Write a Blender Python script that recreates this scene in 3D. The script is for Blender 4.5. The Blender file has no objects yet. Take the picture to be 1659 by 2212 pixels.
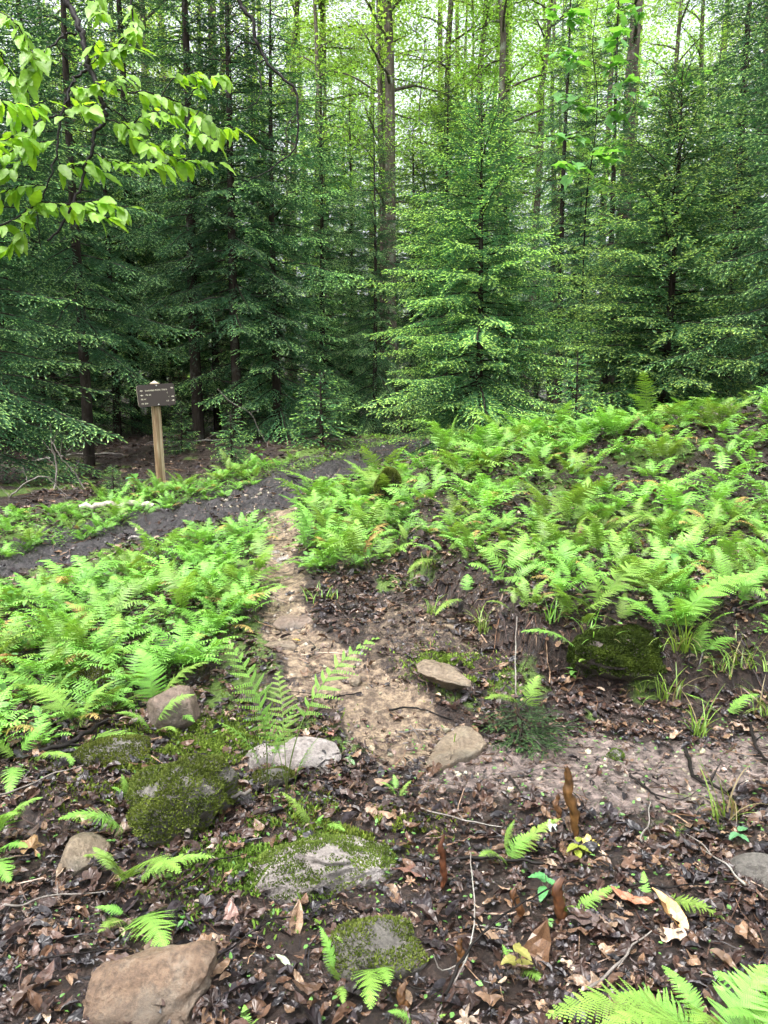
import bpy, math, random
import numpy as np
from mathutils import Vector, Matrix
rng = np.random.default_rng(7); random.seed(7)
S = bpy.context.scene; C = S.collection
PI = math.pi; R = math.radians
# ------------------------------------------------------------------ camera
F = 1671.0; PITCH = R(8.0); CAMZ = 1.55
cp, sp = math.cos(PITCH), math.sin(PITCH)
def ray(px, py):
    u = (px - 829.5) / F; v = (1106 - py) / F
    return np.array([u, cp + v * sp, -sp + v * cp])
def P(px, py, Y):                       # the point at distance Y seen at photo position px,py
    d = ray(px, py); return np.array([0, 0, CAMZ]) + d * (Y / d[1])
cam = bpy.data.objects.new('camera', bpy.data.cameras.new('camera')); C.objects.link(cam); S.camera = cam
cam.location = (0, 0, CAMZ); cam.rotation_euler = (PI / 2 - PITCH, 0, 0)
cam.data.sensor_fit = 'VERTICAL'; cam.data.sensor_height = 24; cam.data.lens = 24 * F / 2212
cam.data.clip_end = 2000; cam.data.clip_start = .05
# ------------------------------------------------------------------ noise
def _h(ix, iy, iz):
    n = (ix.astype(np.int64) * 374761393 + iy.astype(np.int64) * 668265263 + iz.astype(np.int64) * 2147483647 // 7) & 0xffffffff
    n = ((n ^ (n >> 13)) * 1274126177) & 0xffffffff
    return ((n ^ (n >> 16)) & 0xffff) / 32767.5 - 1
def vnoise(x, y, z=None):
    x = np.asarray(x, float); y = np.asarray(y, float); z = np.zeros_like(x) if z is None else np.asarray(z, float)
    ix, iy, iz = np.floor(x), np.floor(y), np.floor(z); fx, fy, fz = x - ix, y - iy, z - iz
    fx, fy, fz = [f * f * (3 - 2 * f) for f in (fx, fy, fz)]; r = 0
    for a in (0, 1):
        for b in (0, 1):
            for c in (0, 1):
                w = (fx if a else 1 - fx) * (fy if b else 1 - fy) * (fz if c else 1 - fz)
                r = r + w * _h(ix + a, iy + b, iz + c)
    return r
def fbm(x, y, z=None, o=4):
    r = 0; a = .5; f = 1.
    for i in range(o):
        r = r + a * vnoise(x * f + i * 17.3, y * f + i * 5.1, None if z is None else z * f); a *= .5; f *= 2.03
    return r
def sstep(a, b, x): t = np.clip((x - a) / (b - a), 0, 1); return t * t * (3 - 2 * t)
# ------------------------------------------------------------------ terrain height
CP = [(0,2212,1.75),(400,2212,1.76),(830,2212,1.75),(1250,2212,1.75),(1659,2212,1.78),
 (0,1900,2.35),(100,1650,3.0),(250,1750,2.7),(450,1850,2.42),(830,1850,2.45),(1250,1850,2.46),(1659,1850,2.46),
 (100,1550,3.5),(100,1400,4.3),(350,1400,4.35),(350,1600,3.3),(600,1650,3.15),(-150,1500,3.75),
 (900,1600,3.35),(1100,1680,3.02),(1400,1700,2.98),(1659,1700,2.98),(1150,1590,3.42),(1400,1560,3.6),(1659,1560,3.6),
 (780,1500,3.75),(680,1400,4.2),(620,1300,4.9),(600,1200,6.0),(600,1100,7.8),
 (1400,1500,3.88),(1400,1430,4.0),(1400,1370,4.2),(1400,1200,5.5),(1400,1100,6.5),(1400,905,8.6),
 (1659,1480,3.95),(1659,1400,4.1),(1659,1340,4.4),(1659,1180,5.5),(1659,1080,6.5),(1659,880,8.6),
 (1000,1400,4.2),(1000,1300,4.7),(1000,1250,5.0),(1000,1150,5.9),(1000,1050,7.2),(1050,965,8.5),
 (870,1290,4.85),(860,1150,6.2),(870,1070,7.1),(1150,1450,3.95),(1150,1390,4.1),(1180,1300,4.7),(1150,1130,6.2),(1200,950,8.6),
 (0,1230,6.0),(0,1130,7.3),(300,1130,7.6),(-200,1180,6.4),(200,1170,6.8),(400,1120,7.7),(550,1070,8.6),(650,1030,9.5),(750,985,11),(870,950,13),
 (340,1045,9.5),(200,1000,12),(430,945,14.5),(300,1300,5.1),(470,1200,6.2),(0,1050,10.0)]
pts = [P(*c) for c in CP]
far = lambda x, y: np.where(np.asarray(y) < 45, .57 + .05 * (np.asarray(y, float) - 9.5), .57 + .05 * 35.5 + .01 * (np.asarray(y, float) - 45))
for x, y, z in [(3.4,10.3,1.05),(6,10.5,1.15),(1.6,10.6,.85),(-6,13,.7),(-5,9,.5),(-5,5.5,.25),(-4,3,.05),(-4,1,0),(0,0,0),(4,0,0),(5,2.5,0),(5,4,.12),(6,6,.7),(6,8.5,1.5),
                (0,-3,0),(-5,-3,0),(6,-3,0),(2.5,13,.8),(6,14,.85),(-2,16,.85),(2,17,.9),(7,18,.95),(-7,18,.95)]: pts.append(np.array([x, y, z]))
pts = np.array(pts)
def U(r2): return r2 * np.log(r2 + 1e-9) * .5
_d = ((pts[:, None, :2] - pts[None, :, :2]) ** 2).sum(-1)
n_ = len(pts); A_ = np.zeros((n_ + 3, n_ + 3)); A_[:n_, :n_] = U(_d) + np.eye(n_) * .02
A_[:n_, n_:] = np.c_[np.ones(n_), pts[:, :2]]; A_[n_:, :n_] = A_[:n_, n_:].T
W_ = np.linalg.solve(A_, np.r_[pts[:, 2], 0, 0, 0])
def tps(x, y):
    sh = np.shape(x); x = np.ravel(x).astype(float); y = np.ravel(y).astype(float); r = W_[n_] + W_[n_ + 1] * x + W_[n_ + 2] * y
    for k in range(n_): r = r + W_[k] * U((x - pts[k, 0]) ** 2 + (y - pts[k, 1]) ** 2)
    return r.reshape(sh)
CUT = None
def hz0(x, y):
    x = np.asarray(x, float); y = np.asarray(y, float)
    ex = np.maximum(np.maximum(np.abs(x) - 6, 0), np.maximum(y - 16, np.maximum(-3 - y, 0)))
    w = sstep(0, 5, ex); xc = np.clip(x, -9, 9); yc = np.clip(y, -6, 20)
    fr = np.where(y < 9.5, .0 + np.maximum(y, 0) * .06, far(x, y))
    r = tps(xc, yc) * (1 - w) + fr * w
    if CUT is not None:
        d = np.full(x.shape, 1e9); sg = np.zeros(x.shape)
        for (x0, y0), (x1, y1) in zip(CUT[:-1], CUT[1:]):
            dx, dy = x1 - x0, y1 - y0; t = np.clip(((x - x0) * dx + (y - y0) * dy) / (dx * dx + dy * dy), 0, 1); q = np.hypot(x - x0 - t * dx, y - y0 - t * dy); c = dx * (y - y0) - dy * (x - x0)
            m = q < d; d = np.where(m, q, d); sg = np.where(m, np.sign(c), sg)
        s_ = sg * d + fbm(x * 3.3, y * 3.3, o=3) * .12; fade = sstep(-.6, .4, x) * sstep(7.6, 6.2, y)
        r = r + fade * (.19 * sstep(-.08, .22, s_) * np.exp(-np.maximum(s_, 0) / .7) - .05 * np.exp(-(np.minimum(s_, 0) / .3) ** 2) * (s_ < 0))
    return r
def hit(px, py):
    d = ray(px, py); t = 1.0
    ts = np.concatenate([np.arange(1, 12, .01), np.arange(12, 60, .05)]); q = np.array([0, 0, CAMZ]) + d[None] * ts[:, None]
    g = hz0(q[:, 0], q[:, 1]); i = np.nonzero(q[:, 2] < g)[0]
    return q[i[0]] if len(i) else q[-1]
_c = [hit(a, b)[:2] for a, b in [(845,1060),(862,1150),(900,1235),(1000,1300),(1120,1385),(1280,1425),(1400,1450),(1659,1480)]]; _c.append(_c[-1] + np.array([3, .3])); CUT = _c
def cutd(x, y): return np.min([np.hypot(x - a[0] - t * (b[0] - a[0]), y - a[1] - t * (b[1] - a[1])) for a, b in zip(CUT[:-1], CUT[1:]) for t in np.linspace(0, 1, 9)], 0)
def proj(x, y, z):
    dz = z - CAMZ; f = y * cp - dz * sp; up = y * sp + dz * cp
    f = np.maximum(f, 1e-3); return 829.5 + F * x / f, 1106 - F * up / f
def seg_dist(x, y, pl):
    d = np.full(np.shape(x), 1e9); hw = np.zeros(np.shape(x))
    for (x0, y0, w0), (x1, y1, w1) in zip(pl[:-1], pl[1:]):
        dx, dy = x1 - x0, y1 - y0; t = np.clip(((x - x0) * dx + (y - y0) * dy) / (dx * dx + dy * dy + 1e-9), 0, 1)
        q = np.hypot(x - x0 - t * dx, y - y0 - t * dy); w = w0 + (w1 - w0) * t; m = (q - w) < (d - hw)
        d = np.where(m, q, d); hw = np.where(m, w, hw)
    return d - hw                     # negative inside
def pl(l): return [(*hit(a, b)[:2], w) for a, b, w in l]
TRAIL = [(-7, 4.6, .5)] + pl([(0,1215,.42),(110,1185,.45),(240,1160,.5),(400,1110,.5),(520,1082,.62),(640,1035,.78),(740,995,.8),(830,965,.8)]) + [(1.2, 13.2, .5), (4, 14.5, .5), (9, 15, .5)]
PATH = pl([(610,1110,.13),(605,1160,.14),(600,1230,.13),(605,1290,.13),(620,1350,.16),(680,1420,.18),(750,1480,.22),(840,1530,.22),(900,1590,.2)])
MUD = pl([(880,1600,.16),(1000,1650,.24),(1200,1675,.3),(1400,1680,.3),(1659,1650,.26)]) + [(3.2, 3.4, .2), (7, 3.8, .2)]
def masks(x, y):
    n1 = fbm(x * 2.2, y * 2.2, o=4); n2 = fbm(x * 9, y * 9, o=3)
    tr = seg_dist(x, y, TRAIL) + n1 * .34 + n2 * .16
    pa = seg_dist(x, y, PATH) + n1 * .14 + n2 * .08
    mu = seg_dist(x, y, MUD) + n1 * .2 + n2 * .12
    return tr, pa, mu
def hz(x, y, fine=True):
    z = hz0(x, y); tr, pa, mu = masks(x, y)
    rough = 1 - .55 * sstep(.1, -.1, np.minimum(pa, mu)); tz = sstep(.15, -.15, tr)
    z = z + fbm(x * 1.3, y * 1.3, o=3) * .07 * sstep(.6, 2.5, np.abs(y - 0)) * rough
    z = z - .09 * tz - .03 * sstep(.1, -.1, pa)
    a = 1 * sstep(16, 8, y)
    z = z + a * (fbm(x * 9, y * 9, o=3) * .03 * rough + tz * (np.abs(vnoise(x * 7, y * 12)) * .07 + np.abs(vnoise(x * 22, y * 22)) * .03))
    return z
def lerp3(a, b, t): return [a[i] + (b[i] - a[i]) * t for i in range(3)]
# ------------------------------------------------------------------ mesh building
class MB:
    def __init__(s): s.v = []; s.f = []; s.c = []; s.n = 0
    def add(s, v, f, c):               # v (n,3)  f list/array of same size faces  c (3,) or (n,3)
        v = np.asarray(v, float).reshape(-1, 3); f = np.asarray(f, int)
        c = np.asarray(c, float); c = np.tile(c, (len(v), 1)) if c.ndim == 1 else c
        s.v.append(v); s.f.append(f + s.n); s.c.append(c); s.n += len(v)
    def merge(s, o, M=None, tint=None):
        for v, c in zip(o.v, o.c):
            s.v.append(v if M is None else v @ M[:3, :3].T + M[:3, 3]); s.c.append(c if tint is None else c * tint)
        for f in o.f: s.f.append(f + s.n)
        s.n += o.n
    def mesh(s, name, smooth=False):
        v = np.concatenate(s.v).astype(np.float32); c = np.concatenate(s.c)
        me = bpy.data.meshes.new(name); me.vertices.add(len(v)); me.vertices.foreach_set('co', v.ravel())
        lt = np.concatenate([np.full(len(f), f.shape[1]) for f in s.f if len(f)]); li = np.concatenate([f.ravel() for f in s.f if len(f)])
        me.loops.add(len(li)); me.loops.foreach_set('vertex_index', li.astype(np.int32))
        me.polygons.add(len(lt)); ls = np.concatenate([[0], np.cumsum(lt)[:-1]])
        me.polygons.foreach_set('loop_start', ls.astype(np.int32)); me.polygons.foreach_set('loop_total', lt.astype(np.int32))
        me.polygons.foreach_set('use_smooth', np.full(len(lt), smooth))
        at = me.color_attributes.new('Col', 'FLOAT_COLOR', 'POINT')
        at.data.foreach_set('color', np.c_[c, np.ones(len(c))].astype(np.float32).ravel())
        me.update(calc_edges=True); return me
def link(name, me, mat=None, parent=None, **props):
    o = bpy.data.objects.new(name, me); C.objects.link(o)
    if me is not None and mat is not None and not me.materials: me.materials.append(mat)
    if parent is not None: o.parent = parent
    for k, v in props.items():
        if v: o[k] = v
    return o
def thing(name, loc, label, category, group=None, rz=0):
    o = link(name, None, label=label, category=category, group=group); o.location = loc; o.rotation_euler = (0, 0, rz); o.empty_display_size = .1
    return o
def copy_tree(o, parent=None):
    c = o.copy(); C.objects.link(c)
    if parent is not None: c.parent = parent
    for ch in o.children: copy_tree(ch, c)
    return c
def tube(mb, p, r, k=5, col=(.1, .08, .06), cap=True):
    p = np.asarray(p, float); n = len(p); r = np.broadcast_to(np.asarray(r, float), (n,))
    t = np.gradient(p, axis=0); t /= np.linalg.norm(t, axis=1)[:, None] + 1e-12
    a = np.array([0, 0, 1.]) if abs(t[0, 2]) < .9 else np.array([1., 0, 0])
    u = np.cross(t, a); u /= np.linalg.norm(u, axis=1)[:, None] + 1e-12; w = np.cross(t, u)
    th = np.arange(k) * 2 * PI / k
    v = p[:, None] + r[:, None, None] * (u[:, None] * np.cos(th)[None, :, None] + w[:, None] * np.sin(th)[None, :, None])
    i = np.arange(n - 1)[:, None] * k; j = np.arange(k)[None]; j2 = (j + 1) % k
    f = np.stack([i + j, i + j2, i + k + j2, i + k + j], -1).reshape(-1, 4)
    mb.add(v.reshape(-1, 3), f, col)
    if cap: mb.add(v[-1], [list(range(k))], col)
def curve_pts(p, n):                    # Catmull-Rom through control points
    p = np.asarray(p, float); m = len(p)
    if m < 3: t = np.linspace(0, 1, n)[:, None]; return p[0] + (p[-1] - p[0]) * t
    q = np.vstack([2 * p[0] - p[1], p, 2 * p[-1] - p[-2]]); t = np.linspace(0, m - 1 - 1e-6, n); i = t.astype(int); f = (t - i)[:, None]
    a, b, c, d = q[i], q[i + 1], q[i + 2], q[i + 3]
    return .5 * (2 * b + (c - a) * f + (2 * a - 5 * b + 4 * c - d) * f ** 2 + (3 * b - a - 3 * c + d) * f ** 3)
def rand_unit(n): v = rng.normal(size=(n, 3)); return v / np.linalg.norm(v, axis=1)[:, None]
def norm(v): return v / (np.linalg.norm(v, axis=-1, keepdims=True) + 1e-12)
# ------------------------------------------------------------------ materials
def nt(name):
    m = bpy.data.materials.new(name); m.use_nodes = True; t = m.node_tree; t.nodes.clear()
    return m, t, t.nodes.new('ShaderNodeOutputMaterial')
def N(t, k, **kw):
    n = t.nodes.new(k)
    for a, b in kw.items():
        if a.startswith('_'): setattr(n, a[1:], b)
        else: n.inputs[a.replace('__', ' ')].default_value = b
    return n
def mixc(t, fac, a, b, mode='MIX'):
    m = t.nodes.new('ShaderNodeMix'); m.data_type = 'RGBA'; m.blend_type = mode
    for s, v in ((m.inputs[0], fac), (m.inputs[6], a), (m.inputs[7], b)):
        if hasattr(v, 'node'): t.links.new(v, s)
        elif isinstance(v, (int, float)): s.default_value = v
        else: s.default_value = (*v[:3], 1)
    return m.outputs[2]
def ramp(t, fac, stops):
    r = t.nodes.new('ShaderNodeValToRGB'); t.links.new(fac, r.inputs[0]); e = r.color_ramp.elements
    while len(e) < len(stops): e.new(.5)
    for k, (p, c) in zip(e, stops): k.position = p; k.color = (*c, 1) if len(c) == 3 else c
    return r.outputs[0]
def noise(t, scale, detail=4, rough=.6, coord='Object', vec=None, stretch=None):
    if vec is None: tc = t.nodes.new('ShaderNodeTexCoord'); vec = tc.outputs[coord]
    if stretch: mp = t.nodes.new('ShaderNodeMapping'); mp.inputs['Scale'].default_value = stretch; t.links.new(vec, mp.inputs[0]); vec = mp.outputs[0]
    n = N(t, 'ShaderNodeTexNoise', Scale=scale, Detail=detail, Roughness=rough); t.links.new(vec, n.inputs['Vector']); return n.outputs[0]
def leaf_mat(name, rough=.5, trans=.35, spec=.5, var=.25, vscale=3.0, tb=(1.25, 1.2, .6)):
    m, t, out = nt(name); at = N(t, 'ShaderNodeVertexColor', _layer_name='Col')
    oi = t.nodes.new('ShaderNodeObjectInfo')
    hs = N(t, 'ShaderNodeHueSaturation'); t.links.new(at.outputs[0], hs.inputs['Color'])
    nn = noise(t, vscale, 3)
    a = N(t, 'ShaderNodeMapRange'); t.links.new(nn, a.inputs[0]); a.inputs[1].default_value = .3; a.inputs[2].default_value = .7; a.inputs[3].default_value = 1 - var; a.inputs[4].default_value = 1 + var
    b = N(t, 'ShaderNodeMapRange'); t.links.new(oi.outputs['Random'], b.inputs[0]); b.inputs[3].default_value = .76; b.inputs[4].default_value = 1.2
    mu = N(t, 'ShaderNodeMath', _operation='MULTIPLY'); t.links.new(a.outputs[0], mu.inputs[0]); t.links.new(b.outputs[0], mu.inputs[1]); t.links.new(mu.outputs[0], hs.inputs['Value'])
    h = N(t, 'ShaderNodeMapRange'); t.links.new(oi.outputs['Random'], h.inputs[0]); hv = .004 if name == 'spruce_needle' else .02; h.inputs[3].default_value = .5 - hv; h.inputs[4].default_value = .5 + hv; t.links.new(h.outputs[0], hs.inputs['Hue'])
    pr = N(t, 'ShaderNodeBsdfPrincipled', Roughness=rough); pr.inputs['Specular IOR Level'].default_value = spec; t.links.new(hs.outputs[0], pr.inputs['Base Color'])
    if trans > 0:
        tr = N(t, 'ShaderNodeBsdfTranslucent'); t.links.new(mixc(t, 1.0, hs.outputs[0], tb, 'MULTIPLY'), tr.inputs[0])
        mx = N(t, 'ShaderNodeMixShader', Fac=trans); t.links.new(pr.outputs[0], mx.inputs[1]); t.links.new(tr.outputs[0], mx.inputs[2]); t.links.new(mx.outputs[0], out.inputs[0])
    else: t.links.new(pr.outputs[0], out.inputs[0])
    return m
M_fern = leaf_mat('fern_leaf', .5, .3, .45)
M_needle = leaf_mat('spruce_needle', .55, .2, .4, .3, 1.2)
M_broad = leaf_mat('broad_leaf', .42, .5, .5, .2, 8, (1.3, 1.25, .45))
M_far = leaf_mat('far_leaf', .6, .5, .3, .3, .4)
M_moss = leaf_mat('moss', .8, .2, .2, .35, 9)
M_dead = leaf_mat('dead_leaf', .38, .06, .5, .45, 40, (1.2, .9, .6))
M_grass = leaf_mat('grass_blade', .4, .4, .5)
def bark_mat(name, c0, c1, c2, rough=.85, sc=14, stretch=(1, 1, .25), lich=.0, bump=.6):
    m, t, out = nt(name); n1 = noise(t, sc, 6, .7, stretch=stretch); n2 = noise(t, 5, 4)
    col = ramp(t, n1, [(.3, c0), (.55, c1), (.75, c2)])
    if lich: col = mixc(t, ramp(t, n2, [(.55, (0, 0, 0)), (.68, (lich,) * 3)]), col, (.3, .34, .28))
    pr = N(t, 'ShaderNodeBsdfPrincipled', Roughness=rough); pr.inputs['Specular IOR Level'].default_value = .15; t.links.new(col, pr.inputs['Base Color'])
    bp = N(t, 'ShaderNodeBump', Strength=bump, Distance=.01); t.links.new(n1, bp.inputs['Height']); t.links.new(bp.outputs[0], pr.inputs['Normal'])
    t.links.new(pr.outputs[0], out.inputs[0]); return m
M_bark = bark_mat('spruce_bark', (.012, .01, .008), (.035, .028, .022), (.075, .065, .055), lich=.25)
M_bark2 = bark_mat('hardwood_bark', (.05, .04, .03), (.12, .10, .08), (.22, .19, .15), lich=.7)
M_twig = bark_mat('twig_bark', (.005, .004, .0035), (.012, .01, .009), (.035, .03, .028), .6)
M_pale = bark_mat('weathered_wood', (.08, .07, .06), (.2, .18, .16), (.38, .36, .33), lich=.5)
M_white = bark_mat('birch_bark', (.16, .14, .11), (.42, .38, .32), (.6, .56, .5))
def rock_mat(name, c0, c1, c2, rough=.55, sc=9, bump=1.0):
    m, t, out = nt(name); n1 = noise(t, sc, 8, .75); n2 = noise(t, sc * 7, 6, .7); n3 = noise(t, 2.2, 3)
    col = ramp(t, n1, [(.32, c0), (.5, c1), (.68, c2)]); col = mixc(t, .85, col, ramp(t, n2, [(.32, (.3,) * 3), (.5, (.85,) * 3), (.68, (1.25,) * 3)]), 'MULTIPLY')
    col = mixc(t, ramp(t, n3, [(.5, (0, 0, 0)), (.62, (.55,) * 3)]), col, (.09, .085, .07)); col = mixc(t, 1.0, col, (.58, .56, .54), 'MULTIPLY')
    pr = N(t, 'ShaderNodeBsdfPrincipled', Roughness=rough); t.links.new(col, pr.inputs['Base Color'])
    ad = N(t, 'ShaderNodeMath', _operation='ADD'); t.links.new(n1, ad.inputs[0]); t.links.new(n2, ad.inputs[1])
    bp = N(t, 'ShaderNodeBump', Strength=bump, Distance=.012); t.links.new(ad.outputs[0], bp.inputs['Height']); t.links.new(bp.outputs[0], pr.inputs['Normal'])
    t.links.new(pr.outputs[0], out.inputs[0]); return m
M_rust = rock_mat('rusty_sandstone', (.16, .10, .065), (.30, .205, .135), (.44, .37, .29))
M_tan = rock_mat('tan_sandstone', (.2, .15, .1), (.34, .27, .19), (.46, .4, .3))
M_grey = rock_mat('grey_rock', (.1, .095, .085), (.2, .19, .17), (.34, .33, .3))
M_pink = rock_mat('pink_rock', (.14, .1, .08), (.3, .225, .175), (.42, .34, .28))
M_quartz = rock_mat('white_quartz', (.25, .22, .2), (.5, .46, .44), (.75, .71, .7), .45, 9)
M_dark = rock_mat('dark_rock', (.04, .032, .028), (.09, .07, .06), (.2, .17, .14))
# ------------------------------------------------------------------ ground
def axis(parts):
    out = [parts[0][0]]
    for a, b, s0, s1 in parts:
        x = a
        while x < b - 1e-6: s = s0 + (s1 - s0) * (x - a) / (b - a); x += s; out.append(min(x, b))
    return np.unique(np.round(out, 4))
gy = axis([(-300, -20, 60, 8), (-20, -1, 4, .4), (-1, 1.2, .2, .03), (1.2, 5, .018, .022), (5, 9, .022, .04), (9, 16, .04, .12), (16, 40, .2, 2), (40, 400, 4, 60)])
gxp = axis([(0, 2.6, .019, .019), (2.6, 5, .02, .06), (5, 12, .08, .5), (12, 60, 1, 8), (60, 400, 12, 60)])
gx = np.r_[-gxp[:0:-1], gxp]
GX, GY = np.meshgrid(gx, gy); GZ = hz(GX, GY); tr, pa, mu = masks(GX, GY)
micro = (np.abs(vnoise(GX * 30, GY * 30)) * .012 + np.abs(vnoise(GX * 60, GY * 60)) * .006) * (GY > .5) * (GY < 12) * (np.abs(GX) < 6)
GZ = GZ + micro
nx, ny = len(gx), len(gy)
V = np.stack([GX, GY, GZ], -1).reshape(-1, 3)
i = (np.arange(ny - 1)[:, None] * nx + np.arange(nx - 1)[None]); Fq = np.stack([i, i + 1, i + nx + 1, i + nx], -1).reshape(-1, 4)
sand = sstep(.10, -.08, pa); mud = sstep(.12, -.1, mu); trm = sstep(.1, -.08, tr)
# sandy soil washed down the cut bank
bx, by = hit(900, 1390)[:2]; bank = sstep(.75, .1, np.hypot((GX - bx) / .8, (GY - by) / 1.0) + fbm(GX * 3, GY * 3, o=4) * .9)
sand = np.maximum(sand, bank * .42 * (1 - trm))
mossm = sstep(.0, .35, fbm(GX * 1.6 + 9, GY * 1.6, o=4) + .12 * (GY > 5) - .1) * sstep(.05, .25, tr) * (1 - sand) * (GY > 2.6)
nearT = sstep(.55, .1, tr) * sstep(.02, .12, tr) * (GY < 15); mossm = np.maximum(mossm * sstep(16, 10, GY) * .8, nearT * .85)
me_col = np.stack([sand, np.maximum(mud * .99, 0), mossm], -1).reshape(-1, 3)
cen = lambda a: (a[:-1, :-1] + a[1:, 1:]) * .5
reg = np.zeros((ny - 1, nx - 1), int)
reg[cen(mu) < 0] = 3; reg[cen(pa) < 0] = 2; reg[cen(tr) < 0] = 1; reg = reg.ravel()
def ground_mat():
    m, t, out = nt('forest_soil'); at = N(t, 'ShaderNodeVertexColor', _layer_name='Col'); sx = t.nodes.new('ShaderNodeSeparateColor'); t.links.new(at.outputs[0], sx.inputs[0])
    at2 = N(t, 'ShaderNodeAttribute', _attribute_name='trail'); 
    n1 = noise(t, 7, 8, .7); n2 = noise(t, 45, 8, .75); n3 = noise(t, 160, 4, .7); n4 = noise(t, 2, 5, .6); n5 = noise(t, 22, 8, .8)
    lit = ramp(t, n2, [(.3, (.008, .005, .004)), (.48, (.026, .017, .013)), (.62, (.06, .04, .03)), (.75, (.14, .1, .08))])
    lit = mixc(t, .7, lit, ramp(t, n3, [(.35, (.4, .4, .42)), (.65, (1.3, 1.25, 1.25))]), 'MULTIPLY')
    sa = ramp(t, n5, [(.36, (.04, .028, .02)), (.46, (.13, .092, .065)), (.58, (.33, .25, .165)), (.74, (.52, .41, .29))])
    sa = mixc(t, .5, sa, ramp(t, n3, [(.35, (.6, .6, .6)), (.6, (1.1, 1.1, 1.1))]), 'MULTIPLY')
    md = ramp(t, n5, [(.36, (.02, .016, .014)), (.46, (.10, .077, .068)), (.57, (.27, .21, .185)), (.72, (.42, .34, .3))])
    md = mixc(t, .5, md, ramp(t, n3, [(.35, (.5, .5, .5)), (.62, (1.15, 1.15, 1.15))]), 'MULTIPLY')
    tl = ramp(t, n5, [(.36, (.006, .005, .007)), (.52, (.022, .019, .02)), (.66, (.07, .062, .06))])
    ms = ramp(t, n2, [(.3, (.02, .035, .008)), (.5, (.07, .12, .02)), (.7, (.14, .22, .04))])
    def soft(src, a, b, nz):
        q = N(t, 'ShaderNodeMath', _operation='ADD'); t.links.new(src, q.inputs[0])
        s = N(t, 'ShaderNodeMath', _operation='MULTIPLY_ADD'); t.links.new(nz, s.inputs[0]); s.inputs[1].default_value = 1.2; s.inputs[2].default_value = -.6
        t.links.new(s.outputs[0], q.inputs[1]); return ramp(t, q.outputs[0], [(a, (0, 0, 0)), (b, (1, 1, 1))])
    col = mixc(t, soft(sx.outputs[2], .4, .6, n5), lit, ms)
    col = mixc(t, soft(sx.outputs[1], .35, .65, n5), col, md)
    col = mixc(t, soft(sx.outputs[0], .35, .65, n5), col, sa)
    col = mixc(t, soft(at2.outputs['Fac'], .35, .65, n1), col, tl)
    pr = N(t, 'ShaderNodeBsdfPrincipled'); t.links.new(col, pr.inputs['Base Color'])
    rg = ramp(t, n1, [(.35, (.22,) * 3), (.65, (.7,) * 3)]); t.links.new(rg, pr.inputs['Roughness'])
    ad = N(t, 'ShaderNodeMath', _operation='ADD'); t.links.new(n2, ad.inputs[0]); t.links.new(n5, ad.inputs[1])
    bp = N(t, 'ShaderNodeBump', Strength=.9, Distance=.02); t.links.new(ad.outputs[0], bp.inputs['Height']); t.links.new(bp.outputs[0], pr.inputs['Normal'])
    t.links.new(pr.outputs[0], out.inputs[0]); return m
M_ground = ground_mat()
for k, nm in ((0, 'ground'), (1, 'trail'), (2, 'sandy_path'), (3, 'muddy_path')):
    f = Fq[reg == k]; u, inv = np.unique(f.ravel(), return_inverse=True)
    mb = MB(); mb.add(V[u], inv.reshape(-1, 4), me_col[u]); me = mb.mesh(nm, True)
    a = me.attributes.new('trail', 'FLOAT', 'POINT'); a.data.foreach_set('value', trm.ravel()[u].astype(np.float32))
    link(nm, me, M_ground, kind='structure')
from mathutils.bvhtree import BVHTree
def G(x, y): return float(hz(np.array([x]), np.array([y]))[0])
def gp(px, py, dz=0): q = hit(px, py); return np.array([q[0], q[1], G(q[0], q[1]) + dz])
def inpoly(px, py, poly):
    c = np.zeros(np.shape(px), bool); n = len(poly)
    for i in range(n):
        (x0, y0), (x1, y1) = poly[i], poly[(i + 1) % n]
        with np.errstate(divide='ignore', invalid='ignore'):
            c ^= ((y0 > py) != (y1 > py)) & (px < (x1 - x0) * (py - y0) / (y1 - y0 + 1e-12) + x0)
    return c
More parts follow.
